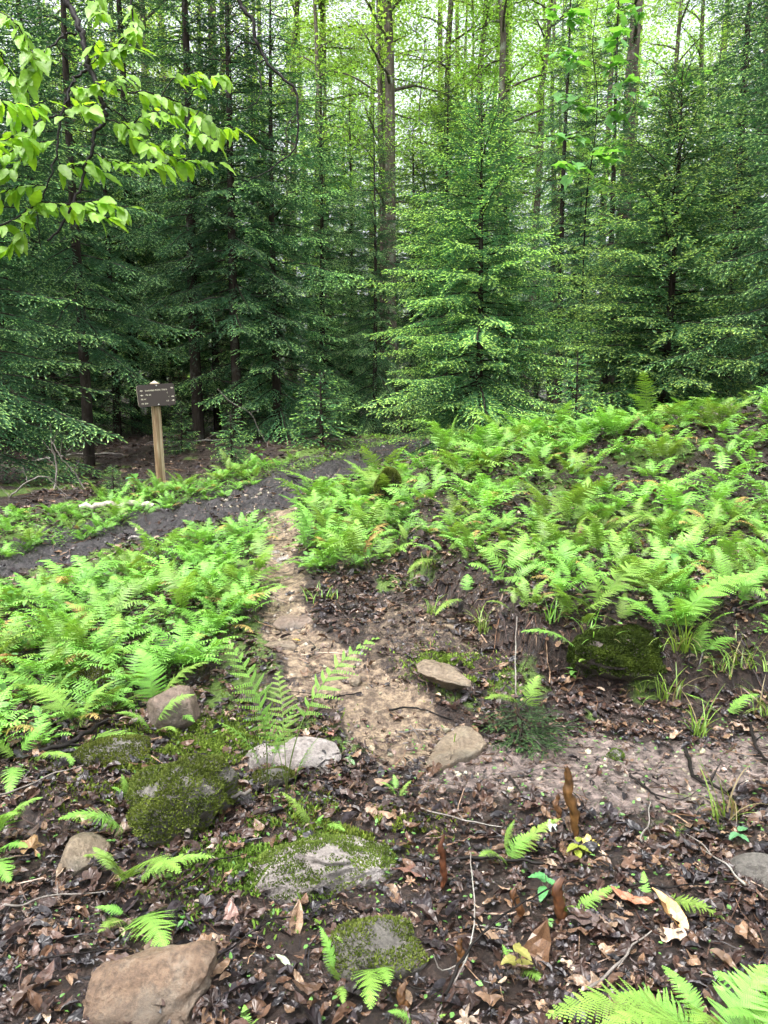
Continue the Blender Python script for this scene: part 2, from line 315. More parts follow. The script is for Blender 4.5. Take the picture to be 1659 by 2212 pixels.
#@@LITTER@@
# ------------------------------------------------------------------ leaf litter
def leaf_template(kind, seed):
    r = np.random.default_rng(seed); mb = MB()
    if kind == 0:                       # oval leaf folded along its rib and curled
        nl = 8; t = np.linspace(0, 1, nl); w = .22 * np.sin(PI * t ** .8) ** .8 + .004; w *= 1 + .12 * (np.arange(nl) % 2)
        cx = np.linspace(-1, 1, 5); X = w[:, None] * cx[None]; Y = np.tile((t - .5)[:, None], (1, 5))
        curl = r.uniform(-1.2, 1.6); fold = r.uniform(-.3, .9); Z = curl * .5 * (Y ** 2) + fold * np.abs(X) + r.normal(0, .018, X.shape) + .03 * np.sin(Y * 25) * np.abs(X) * 4
        X = X * (1 - .3 * abs(fold)); v = np.stack([X, Y, Z], -1).reshape(-1, 3); i = (np.arange(nl - 1)[:, None] * 5 + np.arange(4)[None])
        mb.add(v, np.stack([i, i + 1, i + 6, i + 5], -1).reshape(-1, 4), (1, 1, 1))
    else:                               # lobed maple or oak leaf, crumpled
        n = 25; th = np.linspace(-PI * .86, PI * .86, n)
        rr = .30 + .17 * np.abs(np.cos(th * 2.5 * .5 * 2)) ** 2 if kind == 1 else .26 + .1 * np.cos(th * 7) + .16 * np.cos(th) ** 2
        rr = rr * (1 + r.normal(0, .05, n))
        o = np.stack([rr * np.sin(th), rr * np.cos(th) - .05, np.zeros(n)], -1); m = o * .5; v = np.vstack([[0, -.08, 0], m, o])
        k = r.uniform(3, 7); ph = r.uniform(0, 6, 3); v[:, 2] = .07 * np.sin(v[:, 0] * k * 2 + ph[0]) + .07 * np.sin(v[:, 1] * k * 2 + ph[1]) + r.uniform(-.6, 1.0) * (v[:, 0] ** 2) + r.uniform(-.6, 1.2) * (v[:, 1] ** 2) + r.normal(0, .012, len(v))
        f1 = [[0, 1 + i, 2 + i] for i in range(n - 1)]; f2 = [[1 + i, n + 1 + i, n + 2 + i, 2 + i] for i in range(n - 1)]
        mb.add(v, f1, (1, 1, 1)); mb.f.append(np.array(f2))
    return mb
LT = [leaf_template(k, s) for k, s in [(0, 1), (0, 2), (0, 3), (0, 4), (1, 5), (1, 6), (1, 7), (0, 8), (2, 9), (0, 10), (0, 11), (0, 12)]]
def eul(rx, ry, rz):
    cx, sx, cy, sy, cz, sz = np.cos(rx), np.sin(rx), np.cos(ry), np.sin(ry), np.cos(rz), np.sin(rz)
    return np.stack([np.stack([cz * cy, cz * sy * sx - sz * cx, cz * sy * cx + sz * sx], -1), np.stack([sz * cy, sz * sy * sx + cz * cx, sz * sy * cx - cz * sx], -1), np.stack([-sy, cy * sx, cy * cx], -1)], -2)
def scatter(mb, temps, pos, Rm, sc, cols, stretch=None):
    n = len(pos); ti = rng.integers(0, len(temps), n)
    for k, T in enumerate(temps):
        s = np.nonzero(ti == k)[0]
        if not len(s): continue
        off = 0; v = np.concatenate(T.v); c = np.concatenate(T.c)
        vv = np.einsum('nij,mj->nmi', Rm[s], v) * sc[s][:, None, None] + pos[s][:, None]
        cc = c[None] * cols[s][:, None]; m = len(v)
        base = mb.n; mb.v.append(vv.reshape(-1, 3)); mb.c.append(cc.reshape(-1, 3))
        for f in T.f: mb.f.append((f[None] + (np.arange(len(s)) * m)[:, None, None]).reshape(-1, f.shape[1]) + base)
        mb.n += len(s) * m
PAL = np.array([(.035, .02, .015), (.06, .034, .024), (.02, .015, .016), (.085, .048, .028), (.15, .092, .052), (.016, .014, .016), (.06, .035, .026), (.22, .15, .095), (.03, .023, .025), (.36, .28, .2)])
PW = np.array([.2, .17, .14, .13, .08, .1, .08, .045, .08, .015]); PW = PW / PW.sum()
def litter_points(n, x0, x1, y0, y1, dens):
    x = rng.uniform(x0, x1, n); y = rng.uniform(y0, y1, n); k = rng.random(n) < dens(x, y); return x[k], y[k]
MP = [(*hit(a, b)[:2], r1, r2) for a, b, r1, r2 in [(420,1620,.5,.4),(570,1860,.3,.3),(985,1450,.25,.2),(1200,1240,.5,.3),(330,1700,.35,.3),(760,1790,.3,.2)]]
def ld(x, y):
    mp = 1 - .9 * np.max([np.exp(-((x - a) / (r1 * .6)) ** 2 - ((y - b) / (r2 * .6)) ** 2) for a, b, r1, r2 in MP], 0)
    tr, pa, mu = masks(x, y); d = sstep(-.02, .16, pa) * sstep(-.08, .14, mu) * sstep(-.05, .15, tr)
    b = sstep(.75, .1, np.hypot((x - bx) / .8, (y - by) / 1.0)); d = d * (1 - .75 * b)
    d = np.maximum(d, np.where((tr < .1), .22, .09))
    return mp * d * (.65 + .5 * fbm(x * 1.5, y * 1.5, o=2))
mb = MB()
for n, x0, x1, y0, y1, s0, s1, rl in [(9000, -2.4, 2.6, 1.2, 3.4, .045, .09, .025), (30000, -2.4, 2.6, 1.2, 3.6, .012, .05, .018), (19000, -3, 4, 3.3, 5.6, .03, .085, .025), (13000, -4, 5, 5.5, 9.5, .04, .10, .02), (5000, -8, 7, 9.5, 15, .06, .12, .01)]:
    x, y = litter_points(n, x0, x1, y0, y1, ld); m = len(x); z = hz(x, y) + rng.uniform(.004, .012 + rl, m)
    Rm = eul(rng.normal(0, .27, m), rng.normal(0, .27, m), rng.uniform(0, 6.28, m)); sc = s0 + (s1 - s0) * rng.random(m) ** 1.6
    cols = PAL[rng.choice(len(PAL), m, p=PW)] * rng.uniform(.6, 1.35, (m, 1))
    scatter(mb, LT, np.stack([x, y, z], -1), Rm, sc, cols)
link('fallen_leaves', mb.mesh('fallen_leaves'), M_dead, kind='stuff')
# pebbles and grit on the worn ground
mb = MB(); iv, if_ = None, None
import bmesh as _b
q_ = _b.new(); _b.ops.create_icosphere(q_, subdivisions=2, radius=1); iv = np.array([a.co[:] for a in q_.verts]); if_ = np.array([[b.index for b in a.verts] for a in q_.faces]); q_.free(); PT = []
for k in range(5): t_ = MB(); w_ = iv * rng.uniform(.55, 1.1, 3) * (1 + .25 * rng.normal(size=(len(iv), 1))); t_.add(w_, if_, (1, 1, 1)); PT.append(t_)
x = rng.uniform(-2.5, 2.6, 9000); y = rng.uniform(2.4, 9.5, 9000); m_ = masks(x, y); k = np.minimum(np.minimum(m_[0] + .38, m_[1]), m_[2]) < .0; x, y = x[k], y[k]; n = len(x)
scatter(mb, PT, np.stack([x, y, hz(x, y) + .004], -1), eul(*rng.uniform(0, 6.28, (3, n))), .003 + .013 * rng.random(n) ** 3 * (1 + .08 * y), np.array([(.2, .165, .13)]) * rng.uniform(.4, 1.8, (n, 1)) * rng.uniform(.9, 1.1, (n, 3)))
link('grit', mb.mesh('grit', True), M_dead, kind='stuff')
# broken twigs and bits
mb = MB()
for n, x0, x1, y0, y1, L in [(1500, -2.4, 2.6, 1.2, 3.6, .16), (1500, -3.5, 4, 3.6, 7, .2), (700, -6, 5, 7, 14, .4)]:
    for _ in range(n):
        x, y = rng.uniform(x0, x1), rng.uniform(y0, y1); a = rng.uniform(0, 6.28); l = L * rng.random() ** 2 * 1.3 + .02; k = 4
        q = np.stack([x + np.cos(a) * l * np.linspace(-.5, .5, k), y + np.sin(a) * l * np.linspace(-.5, .5, k), np.zeros(k)], -1); q[:, :2] += rng.normal(0, l * .05, (k, 2))
        mb_z = rng.uniform(.005, .03); q[:, 2] = mb_z + rng.uniform(-.12, .12) * l * np.linspace(-1, 1, k); mb.add(*[None] * 3) if False else None
        c = PAL[rng.integers(0, 8)] * rng.uniform(.7, 2.0); r0 = rng.uniform(.0008, .0028) * (1 + y * .12)
        tw = (q, r0, c); 
        q[:, 2] += 0; tube(mb, q, np.linspace(r0, r0 * .5, k), 3, c, False)
for n, x0, x1, y0, y1 in [(34000, -.9, 2.4, 2.6, 5.2), (7000, -3, 4, 4.5, 9), (9000, -5, 3, 6, 13)]:
    x = rng.uniform(x0, x1, n); y = rng.uniform(y0, y1, n); m_ = masks(x, y); k = (np.minimum(np.minimum(m_[0], m_[1]), m_[2]) < .2) | (np.hypot((x - bx) / .8, (y - by)) < .9); k &= fbm(x * 7, y * 7, o=3) > -.06; x, y = x[k], y[k]; n = len(x)
    p = np.stack([x, y, np.full(n, .004)], -1) + rand_unit(n) * .003; d = norm(rand_unit(n) * [1, 1, .3]); s_ = norm(np.cross(d, rand_unit(n) + [0, 0, 1.5])); l = (.003 + rng.random(n) ** 2 * .018) * (1 + .12 * y); l = (l)[:, None]
    v = np.stack([p - d * l, p + s_ * l * .3, p + d * l + [0, 0, .003], p - s_ * l * .35], 1).reshape(-1, 3); mb.add(v, np.arange(n)[:, None] * 4 + np.arange(4)[None], np.repeat(PAL[rng.choice(8, n)] * rng.uniform(.3, 1.0, (n, 1)), 4, 0))
vv = mb.v
allv = np.concatenate(vv); allv[:, 2] += hz(allv[:, 0], allv[:, 1]); mb.v = [allv]; mb.c = [np.concatenate(mb.c)]
link('fallen_twigs', mb.mesh('fallen_twigs'), M_dead, kind='stuff')
#@@FERNS@@
# ------------------------------------------------------------------ ferns
def frond(L=.5, W=.16, n=24, a0=15, a1=80, lod=1, seed=0, stalk=.28, taper_low=.35, col=(.13, .28, .04), stemcol=(.05, .03, .015), side=0., pf=.5):
    r = np.random.default_rng(seed); mb = MB(); K = 24; t = np.linspace(0, 1, K)
    th = R(a0) + (R(a1) - R(a0)) * t ** 1.5; ds = L / (K - 1)
    y = np.cumsum(np.sin(th) * ds) - np.sin(th[0]) * ds; z = np.cumsum(np.cos(th) * ds) - np.cos(th[0]) * ds; x = side * L * t ** 2
    ax = np.stack([x, y, z], -1); sc = np.array(stemcol)[None] * (1 - t[:, None]) ** 2 + np.array(col)[None] * .9 * (1 - (1 - t[:, None]) ** 2)
    kk = 3; mbt = MB(); tube(mbt, ax, np.linspace(.0022, .0006, K) * (L / .5), kk, (1, 1, 1), False); mbt.c = [np.repeat(sc, kk, 0)]; mb.merge(mbt)
    T = np.gradient(ax, axis=0); T = norm(T); X = np.array([1., 0, 0]); NN = norm(np.cross(X[None], T))
    for s in (-1, 1):
        for i in range(n):
            u = (i + .5 + .15 * s) / n; tt = stalk + (1 - stalk) * u; f = tt * (K - 1); j = min(int(f), K - 2); fr = f - j
            p = ax[j] * (1 - fr) + ax[j + 1] * fr; tg = T[j]; nn = NN[j]
            w = W * (1 - u) ** .75 * min(1, taper_low + (1 - taper_low) * u / .28) * r.uniform(.9, 1.08) + .004
            ang = R(80 - 25 * u + r.normal(0, 5)); d = s * X * math.sin(ang) + tg * math.cos(ang); d = d / np.linalg.norm(d)
            q = np.cross(nn, d); q = q / np.linalg.norm(q) * (1 if np.dot(q, tg) > 0 else -1)
            droop = r.uniform(.0, .5) * w; cc = np.array(col) * r.uniform(.82, 1.18) * (1 + .35 * u)
            pw = min(.3 * w, (1 - stalk) * L / n * (pf if lod == 2 else .34)) + .0006   # half width of the pinna
            m = (max(4, int(13 * w / .08)) if lod == 2 else max(3, int(6 * w / .08)) if lod == 1 else 2)
            if lod == 2:                # separate lobes
                e = (np.arange(m) + .3) / m; hwid = pw * (1 - e ** 1.8) ** .8 * 1.05 + .0008; b = p[None] + d[None] * (w * e)[:, None] - nn[None] * (droop * e ** 2)[:, None]
                wl = w / m * .52
                for sg in (-1, 1):
                    tip = b + sg * q[None] * hwid[:, None] + d[None] * wl * .5; s1 = b + sg * q[None] * (hwid * .55)[:, None] - d[None] * wl * .75; s2 = b + sg * q[None] * (hwid * .6)[:, None] + d[None] * wl * .95
                    s1 = s1 + nn[None] * .0004; tip = tip - nn[None] * (hwid * .15)[:, None]; s0 = b - d[None] * wl * .6
                    v = np.stack([s0, s1, tip, s2, b + d[None] * wl * .7], 1).reshape(-1, 3); fi = np.arange(m)[:, None] * 5 + np.arange(5)[None]
                    mb.add(v, fi if sg > 0 else fi[:, ::-1], cc)
            else:                       # toothed strip
                mm = 2 * m + 1; e = np.linspace(0, 1, mm); hwid = pw * (1 - e ** 2) * np.where(np.arange(mm) % 2, 1.2, .45) + .0006
                b = p[None] + d[None] * (w * e)[:, None] - nn[None] * (droop * e ** 2)[:, None]
                v = np.concatenate([b + q[None] * hwid[:, None], b - q[None] * hwid[:, None]]); k = np.arange(mm - 1)
                mb.add(v, np.stack([k, k + 1, k + 1 + mm, k + mm], -1), cc)
    return mb
def rotz(a): c, s = math.cos(a), math.sin(a); return np.array([[c, -s, 0, 0], [s, c, 0, 0], [0, 0, 1, 0], [0, 0, 0, 1.]])
def fern_clump(n, lod, seed, L0=.3, L1=.52, lean=(8, 30), spread=.07, col=(.13, .28, .04)):
    r = np.random.default_rng(seed); mb = MB(); a = r.uniform(0, 6.28)
    for i in range(n):
        L = r.uniform(L0, L1); fm = frond(L, L * r.uniform(.18, .25), 17 if lod else 13, r.uniform(*lean), r.uniform(75, 120), lod, seed * 31 + i, r.uniform(.25, .38), .4, (np.array(col) if r.random() > .06 else np.array((.26, .17, .06))) * r.uniform(.75, 1.2), side=r.uniform(-.12, .12))
        M = rotz(a + i * 2.4 + r.uniform(-.4, .4)); M[:3, 3] = (r.uniform(-spread, spread), r.uniform(-spread, spread), -.01); mb.merge(fm, M)
    return mb
FC = (.162, .31, .052)
CL = [fern_clump(n, 1, 40 + k, col=FC).mesh('fern') for k, n in enumerate([7, 8, 9, 8, 10, 6, 9, 8])]
for m in CL: m.materials.append(M_fern)
POLY = {
 'bank': ([(850,1030),(1000,975),(1200,945),(1700,880),(1900,880),(1950,1150),(1500,1140),(1200,1140),(950,1140),(870,1120)], 122, 'feathery light green fern in the dense mass covering the top of the right bank', 'ferns covering the top of the right bank', 1.15),
 'slope': ([(950,1130),(1950,1130),(1950,1420),(1560,1400),(1230,1370),(1040,1270),(910,1190)], 66, 'open fern standing among dead leaves on the face of the right bank', 'ferns scattered on the face of the right bank', .68),
 'verge': ([(655,1085),(860,1040),(885,1180),(800,1230),(665,1250),(650,1160)], 26, 'bushy fern in the clump between the sandy path and the right bank', 'ferns between the sandy path and the right bank', .85),
 'left': ([(-150,1330),(200,1260),(380,1195),(560,1165),(565,1260),(535,1330),(430,1470),(250,1560),(60,1630),(-150,1660),(-300,1500)], 48, 'bright green fern in the thick bed left of the sandy path', 'ferns in the bed left of the sandy path', .82),
 'sign': ([(150,1110),(240,1060),(345,1052),(480,1030),(600,1000),(650,985),(600,1015),(470,1075),(330,1110),(180,1165),(-150,1230),(-150,1150)], 28, 'low fern on the strip between the signpost and the dark trail', 'ferns along the strip by the signpost', .6),
}
def sample_poly(poly, n, x0=-7, x1=7, y0=1.5, y1=14, mind=.0):
    out = []; tries = 0
    while len(out) < n and tries < 400:
        tries += 1; x = rng.uniform(x0, x1, 400); y = rng.uniform(y0, y1, 400); z = hz0(x, y); px, py = proj(x, y, z); k = inpoly(px, py, poly)
        for a, b in zip(x[k], y[k]):
            if len(out) < n and (mind == 0 or all((a - c) ** 2 + (b - d) ** 2 > mind ** 2 for c, d in out)): out.append((a, b))
        if tries % 40 == 0: mind *= .8
    return out
for key, (poly, n, lab, grp, s) in POLY.items():
    md = {'bank': .24, 'slope': .2, 'verge': .17, 'left': .2, 'sign': .2}[key]
    for (x, y) in sample_poly(poly, n, mind=md):
        o = link('fern', CL[rng.integers(0, len(CL))], None, label=lab, category='fern', group=grp)
        o.location = (x, y, G(x, y)); sc = s * rng.uniform(.6, 1.25); o.scale = (sc, sc, sc * rng.uniform(.8, 1.3)); o.rotation_euler = (rng.normal(0, .2), rng.normal(0, .2), rng.uniform(0, 6.28))
# the rest of the fern cover as one mass
LOW = [fern_clump(n, 0, 80 + k, .3, .5, col=FC) for k, n in enumerate([7, 8, 9, 8])]
mb = MB(); pz = []
for key, n in (('bank', 300), ('verge', 36), ('left', 105), ('sign', 75), ('slope', 70)): pz += [(a, b, POLY[key][4]) for a, b in sample_poly(POLY[key][0], n, mind=.08)]
pz += [(rng.uniform(-9, -3), rng.uniform(3, 6), .8) for _ in range(60)]
pz = np.array(pz); m = len(pz); pos = np.c_[pz[:, :2], hz(pz[:, 0], pz[:, 1])]
scatter(mb, LOW, pos, eul(rng.normal(0, .1, m), rng.normal(0, .1, m), rng.uniform(0, 6.28, m)), pz[:, 2] * rng.uniform(.6, 1.0, m), np.ones((m, 3)) * rng.uniform(.8, 1.15, (m, 1)))
link('fern_undergrowth', mb.mesh('fern_undergrowth'), M_fern, kind='stuff')
# single near fronds, each laid from its foot to its tip
FR = [frond(.5, w, n, a0, a1, 2, 900 + k, st, tl, FC, side=sd, pf=(.5 if k < 5 else .22)) for k, (w, n, a0, a1, st, tl, sd) in enumerate([(.125, 25, 35, 105, .2, .4, .05), (.135, 25, 20, 95, .22, .45, -.06), (.105, 21, 50, 100, .2, .4, .1), (.17, 24, 30, 110, .3, .6, 0), (.085, 24, 10, 70, .42, .4, -.08), (.09, 12, 4, 75, .45, .5, .05), (.075, 12, 8, 40, .48, .5, -.04)])]
FRM = [f.mesh('frond') for f in FR]; FRT = [f.v[0].reshape(24, 3, 3).mean(1)[-1] for f in FR]
for m in FRM: m.materials.append(M_fern)
def lay_frond(parent, B, T, k, roll=0):
    B = Vector(B); T = Vector(T); d = T - B; c = Vector(FRT[k]); s = d.length / c.length
    def frame(v): x = v.normalized(); h = Vector((0, 0, 1)).cross(x); h = Vector((1, 0, 0)) if h.length < 1e-3 else h.normalized(); z = x.cross(h); return Matrix((x, h, z)).transposed()
    Rm = frame(d) @ Matrix.Rotation(roll, 3, 'X') @ frame(c).transposed()
    o = link('frond', FRM[k], None, parent); o.matrix_local = Matrix.Translation(B - Vector(parent.location)) @ (Rm * s).to_4x4(); return o
def near_fern(label, base, tips, group=None, cat='fern'):
    b = gp(*base); t = thing('fern', b, label, cat, group)
    for q in tips:
        px, py, dY = q[:3]; k = q[3] if len(q) > 3 else int(rng.integers(0, 5)); lay_frond(t, b + np.array([rng.uniform(-.01, .01), rng.uniform(-.01, .01), -.01]), P(px, py, b[1] + dY), k, q[4] if len(q) > 4 else 0)
    return t
near_fern('bright fern with long arching fronds below the mossy boulder', (262,1905), [(180,1850,-.12,0),(390,1885,-.2,1),(465,1852,.02,2),(200,1830,.1,4)])
near_fern('fern frond reaching left in front of the mossy boulder', (285,1800), [(125,1770,-.12,1),(300,1730,.06,2)])
near_fern('broad yellow green fern drooping over dead leaves above the rusty rock', (290,1985), [(355,2050,-.22,3),(212,2015,-.14,1),(205,1960,.02,4)])
near_fern('small fern at the left edge of the leaf litter', (-10,1840), [(92,1722,.05,1),(30,1760,-.1,3),(-60,1730,0,0)])
near_fern('narrow toothed fern frond on the striped quartz rock', (560,1885), [(705,1945,-.12,2),(568,1868,.05,2)])
near_fern('tall dark stemmed fern standing beside the sandy path, left of its twin', (575,1735), [(485,1378,.12,5),(640,1520,.15,6),(470,1560,0,5)])
near_fern('tallest dark stemmed fern, arching right over the sandy path', (622,1745), [(818,1376,.2,5),(545,1490,.08,6),(690,1590,-.05,6),(600,1450,.2,5)])
near_fern('small pale fern right of the path beside a white leaf', (1095,1870), [(1035,1850,-.1,1),(1112,1770,.02,4),(1212,1768,.08,2),(1150,1800,.05,3)])
near_fern('thin bright fern frond arching over leaves near the grey edge rock', (1400,1960), [(1565,1985,-.1,0),(1390,1880,.1,2)])
near_fern('short fern behind the brown curled leaves', (1222,1990), [(1338,1915,.05,2),(1240,1960,-.05,1)])
near_fern('soft green fern low between two yellow leaves', (1105,2095), [(1175,2125,-.08,3),(1085,2040,.03,1),(1150,2050,.06,4)])
near_fern('yellowish fern over the small mossy stone at the bottom', (800,2090), [(722,2022,.0,2),(845,1990,.1,4),(800,2180,-.25,0),(840,2130,-.2,2)])
near_fern('upright curling fern left of the small mossy stone', (735,2130), [(690,2000,.06,2),(742,2170,-.1,0),(700,2080,-.05,2)])
near_fern('small fern at the bottom edge in dead leaves', (525,2240), [(528,2170,.06,1),(560,2200,.0,2)])
near_fern('single small fern frond on bare leaves at the bottom middle', (900,2225), [(838,2185,.0,1),(965,2190,.03,2)])
near_fern('large close fern spreading across the bottom right corner', (1560,2330), [(1180,2195,-.02,1),(1330,2150,.15,3),(1430,2085,.2,4),(1659,2085,.15,3),(1750,2140,.1,1),(1500,2210,-.12,3),(1300,2215,-.1,0)])
near_fern('second close fern at the bottom right corner, nearer the edge', (1700,2290), [(1540,2100,.1,3),(1640,2130,-.03,1),(1800,2150,0,3),(1560,2190,-.05,4)])
near_fern('fern tuft beside the foot of the muddy path, small and toothed', (855,1715), [(822,1690,0,1),(890,1685,.05,2),(850,1672,.08,4)])
near_fern('dark green toothed fern in front of the tall ferns', (680,1790), [(605,1710,.05,2),(745,1795,-.05,3),(700,1760,.02,1)])
near_fern('fern with silvery fronds spread on the slope of the right bank', (1290,1330), [(1190,1255,-.02,1),(1250,1215,.12,3),(1430,1210,.15,3),(1175,1290,-.1,0)])
near_fern('fern hanging over the lip of the bank below the stump', (960,1210), [(880,1240,-.15,1),(1040,1210,.0,3),(930,1165,.1,4),(1010,1160,.1,1),(890,1180,0,3)])
near_fern('small fern on the eroded bank edge nearest the sandy path', (880,1190), [(820,1180,0,1),(930,1150,.1,3),(860,1130,.1,4)])
near_fern('fern leaning down the tan eroded slope below the hanging one', (1010,1290), [(940,1330,-.15,0),(1080,1290,0,2),(1010,1240,.1,3)])
near_fern('fern among grass on the bank lip right of the sandy cut', (1110,1330), [(1050,1300,0,1),(1170,1290,.05,3),(1110,1270,.1,4)])
near_fern('fern growing from the bank edge above the mossy hummock', (1340,1350), [(1290,1330,-.05,2),(1400,1300,.05,3),(1350,1280,.1,1)])
near_fern('fern hanging beside the tall grass at the right of the bank', (1510,1420), [(1460,1390,-.05,0),(1590,1380,.05,3),(1530,1340,.1,1)])
near_fern('fern arching from the bank edge over the moss clump', (1270,1420), [(1125,1365,.0,0),(1250,1430,-.15,2),(1290,1390,.0,4)])
near_fern('fern lying across the trimmed spruce bough', (1150,1545), [(1048,1510,-.1,1),(1165,1458,.05,3)])
near_fern('fern on the right bank beside the grass tuft', (1440,1400), [(1330,1290,.05,1),(1560,1300,.05,3),(1640,1240,.1,0),(1400,1260,.15,4)])
near_fern('fern rising at the far right of the bank face', (1600,1330), [(1659,1220,.1,1),(1530,1240,.05,3),(1700,1300,-.1,2)])
near_fern('tall pyramid fern standing up at the left end of the bank top', (985,985), [(990,893,.0,4),(900,930,-.1,1),(1060,935,0,3)])
near_fern('fern at the left edge above the fallen leaves', (40,1650), [(-60,1600,0,1),(110,1560,.1,3),(160,1640,-.1,2),(20,1720,-.25,0)])
near_fern('fern growing over the pink rock', (330,1600), [(250,1540,-.05,1),(420,1500,.05,3),(200,1620,-.1,0),(380,1580,-.15,2)])
near_fern('low fern at the left edge of the litter beneath the first one', (-30,1880), [(60,1830,-.05,1),(20,1905,-.12,3)])
near_fern('fern leaning over the litter right of the mossy hummock', (1560,1560), [(1480,1500,0,2),(1640,1500,.05,1)])
near_fern('lacy fern in front of the left bed, leaning right', (330,1560), [(450,1430,.1,1),(300,1400,.1,3),(420,1560,-.15,0),(210,1500,0,2)])
near_fern('lacy fern in front of the left bed, near the dark branch', (170,1600), [(60,1480,.1,3),(250,1470,.1,1),(320,1640,-.2,0),(150,1660,-.3,2)])
near_fern('small fern beside the top of the mossy boulder', (275,1740), [(262,1672,.02,4),(300,1690,.05,2),(240,1700,0,1)])
#@@ROCKS@@
import bmesh
def ico(sub):
    bm = bmesh.new(); bmesh.ops.create_icosphere(bm, subdivisions=sub, radius=1); v = np.array([x.co[:] for x in bm.verts]); f = np.array([[q.index for q in p.verts] for p in bm.faces]); bm.free(); return v, f
ICO4 = ico(5); ICO3 = ico(4)
def rock_mesh(dims, seed, sub=ICO4, cuts=9, amp=.1, name='rock'):
    r = np.random.default_rng(seed); v = sub[0].copy()
    for _ in range(cuts):
        n = norm(r.normal(size=3)); d = r.uniform(.55, .85); h = v @ n - d; v -= np.maximum(h, 0)[:, None] * n[None] * .92
    q = sub[0]; v += norm(v) * (fbm(q[:, 0] * 1.6 + seed, q[:, 1] * 1.6, q[:, 2] * 1.6, 3)[:, None] * amp * 1.5 + fbm(q[:, 0] * 7, q[:, 1] * 7 + seed, q[:, 2] * 7, 3)[:, None] * amp * .35)
    v = v * np.array(dims) / 2 / .8; mb = MB(); mb.add(v, sub[1], (1, 1, 1)); return mb.mesh(name, True), v
def moss_on(parent, v, faces, mat, dens=1.0, hmin=.1, blade=.009, mask=None, gate=-.62, col=((.045, .07, .012), (.17, .21, .04))):
    tri = v[faces]; nrm = np.cross(tri[:, 1] - tri[:, 0], tri[:, 2] - tri[:, 0]); ar = np.linalg.norm(nrm, axis=1) / 2; nrm = norm(nrm); cn = tri.mean(1)
    w = ar * np.clip((nrm[:, 2] - hmin) * 2, 0, 1) * sstep(gate, gate + .3, fbm(cn[:, 0] * 9, cn[:, 1] * 9, cn[:, 2] * 9, 3))
    if mask is not None: w = w * mask(cn)
    n = int(w.sum() * 60000 * dens); n = min(n, 30000); idx = rng.choice(len(w), n, p=w / w.sum()); b = rng.random((n, 2)); fl = b.sum(1) > 1; b[fl] = 1 - b[fl]
    p = tri[idx, 0] + (tri[idx, 1] - tri[idx, 0]) * b[:, :1] + (tri[idx, 2] - tri[idx, 0]) * b[:, 1:]
    d = norm(nrm[idx] * 1.0 + rand_unit(n) * .75 + np.array([0, 0, .3])); s = norm(np.cross(d, rand_unit(n))); l = blade * rng.uniform(.5, 1.5, n)[:, None] * (1 + .8 * fbm(p[:, 0] * 20, p[:, 1] * 20, p[:, 2] * 20, 2))[:, None]
    wd = blade * .2; vv = np.stack([p - s * wd - d * .002, p + s * wd - d * .002, p + d * l * .6 + s * wd * 1.3, p + d * l, p + d * l * .6 - s * wd * 1.3], 1).reshape(-1, 3)
    c = np.array(col[0])[None] + (np.array(col[1]) - np.array(col[0]))[None] * (rng.random(n) * .6 + .4 * sstep(-.3, .3, fbm(p[:, 0] * 14, p[:, 1] * 14, p[:, 2] * 14, 2)))[:, None]
    mb = MB(); mb.add(vv, np.arange(n)[:, None] * 5 + np.arange(5)[None], np.repeat(c, 5, 0)); link('moss', mb.mesh('moss'), mat, parent)
def rock(px, py, w, h, dp, mat, label, seed, rot=(0, 0, 0), sink=.3, cuts=9, moss=None, name='rock', sub=ICO3, amp=.1, group=None):
    """px,py: where the middle of its foot stands; w,h,dp in metres"""
    b = gp(px, py); me, v = rock_mesh((w, dp, h), seed, sub, cuts, amp, name); Rm = eul(*[np.array(a) for a in rot])
    v2 = v @ Rm.T; me.vertices.foreach_set('co', v2.astype(np.float32).ravel()); me.update()
    o = link(name, me, mat, None, label=label, category='rock', group=group); o.location = (b[0], b[1] + dp * .35, b[2] + h * (.5 - sink))
    if moss: moss_on(o, v2, sub[1], M_moss, **moss)
    return o
def slab(out, lift, th, mat, label, under=1.0, tilt=0., name='rock'):
    o = np.array([hit(a, b + lift * 260) for a, b in out]); c = o.mean(0); o[:, 2] = [G(x, y) for x, y in o[:, :2]]; base = c.copy(); base[2] = o[:, 2].mean(); n = len(o)
    q = np.vstack([o, o[:1]]); q = np.concatenate([q[i] + (q[i + 1] - q[i]) * np.linspace(0, 1, 9)[:-1, None] for i in range(n)]) - base; m = len(q); q[:, :2] += rng.normal(0, .0012, (m, 2)); q[:, 2] = (q[:, 2] + lift) * .8 + lift * .2
    rings = [q * [f, f, 1] for f in (.15, .3, .45, .6, .75, .88, .965)] + [q * [1, 1, 1] - [0, 0, .006]] + [np.c_[q[:, :2] * (1 - (1 - under) * t ** .6) + [0, (1 - under) * t ** .6 * .22], q[:, 2] - .006 - th * t] for t in (.12, .3, .6, 1.0)]
    v = np.concatenate(rings); v[:, 2] += fbm(v[:, 0] * 22, v[:, 1] * 22, v[:, 2] * 22, 4) * .012; v[:, :2] += (fbm(v[:, 0] * 30, v[:, 1] * 30 + 5, v[:, 2] * 30, 3) * .012)[:, None] * norm(v[:, :2]); v = np.vstack([v, [0, 0, rings[0][:, 2].mean()]])
    mb = MB(); i = (np.arange(len(rings) - 1)[:, None] * m); j = np.arange(m)[None]; j2 = (j + 1) % m; mb.add(v, np.stack([i + j, i + m + j, i + m + j2, i + j2], -1).reshape(-1, 4), (1, 1, 1)); mb.f.append(np.stack([np.full(m, len(v) - 1), np.arange(m), (np.arange(m) + 1) % m], -1))
    ob = link(name, mb.mesh(name, True), mat, None, label=label, category='rock'); ob.location = base; return ob
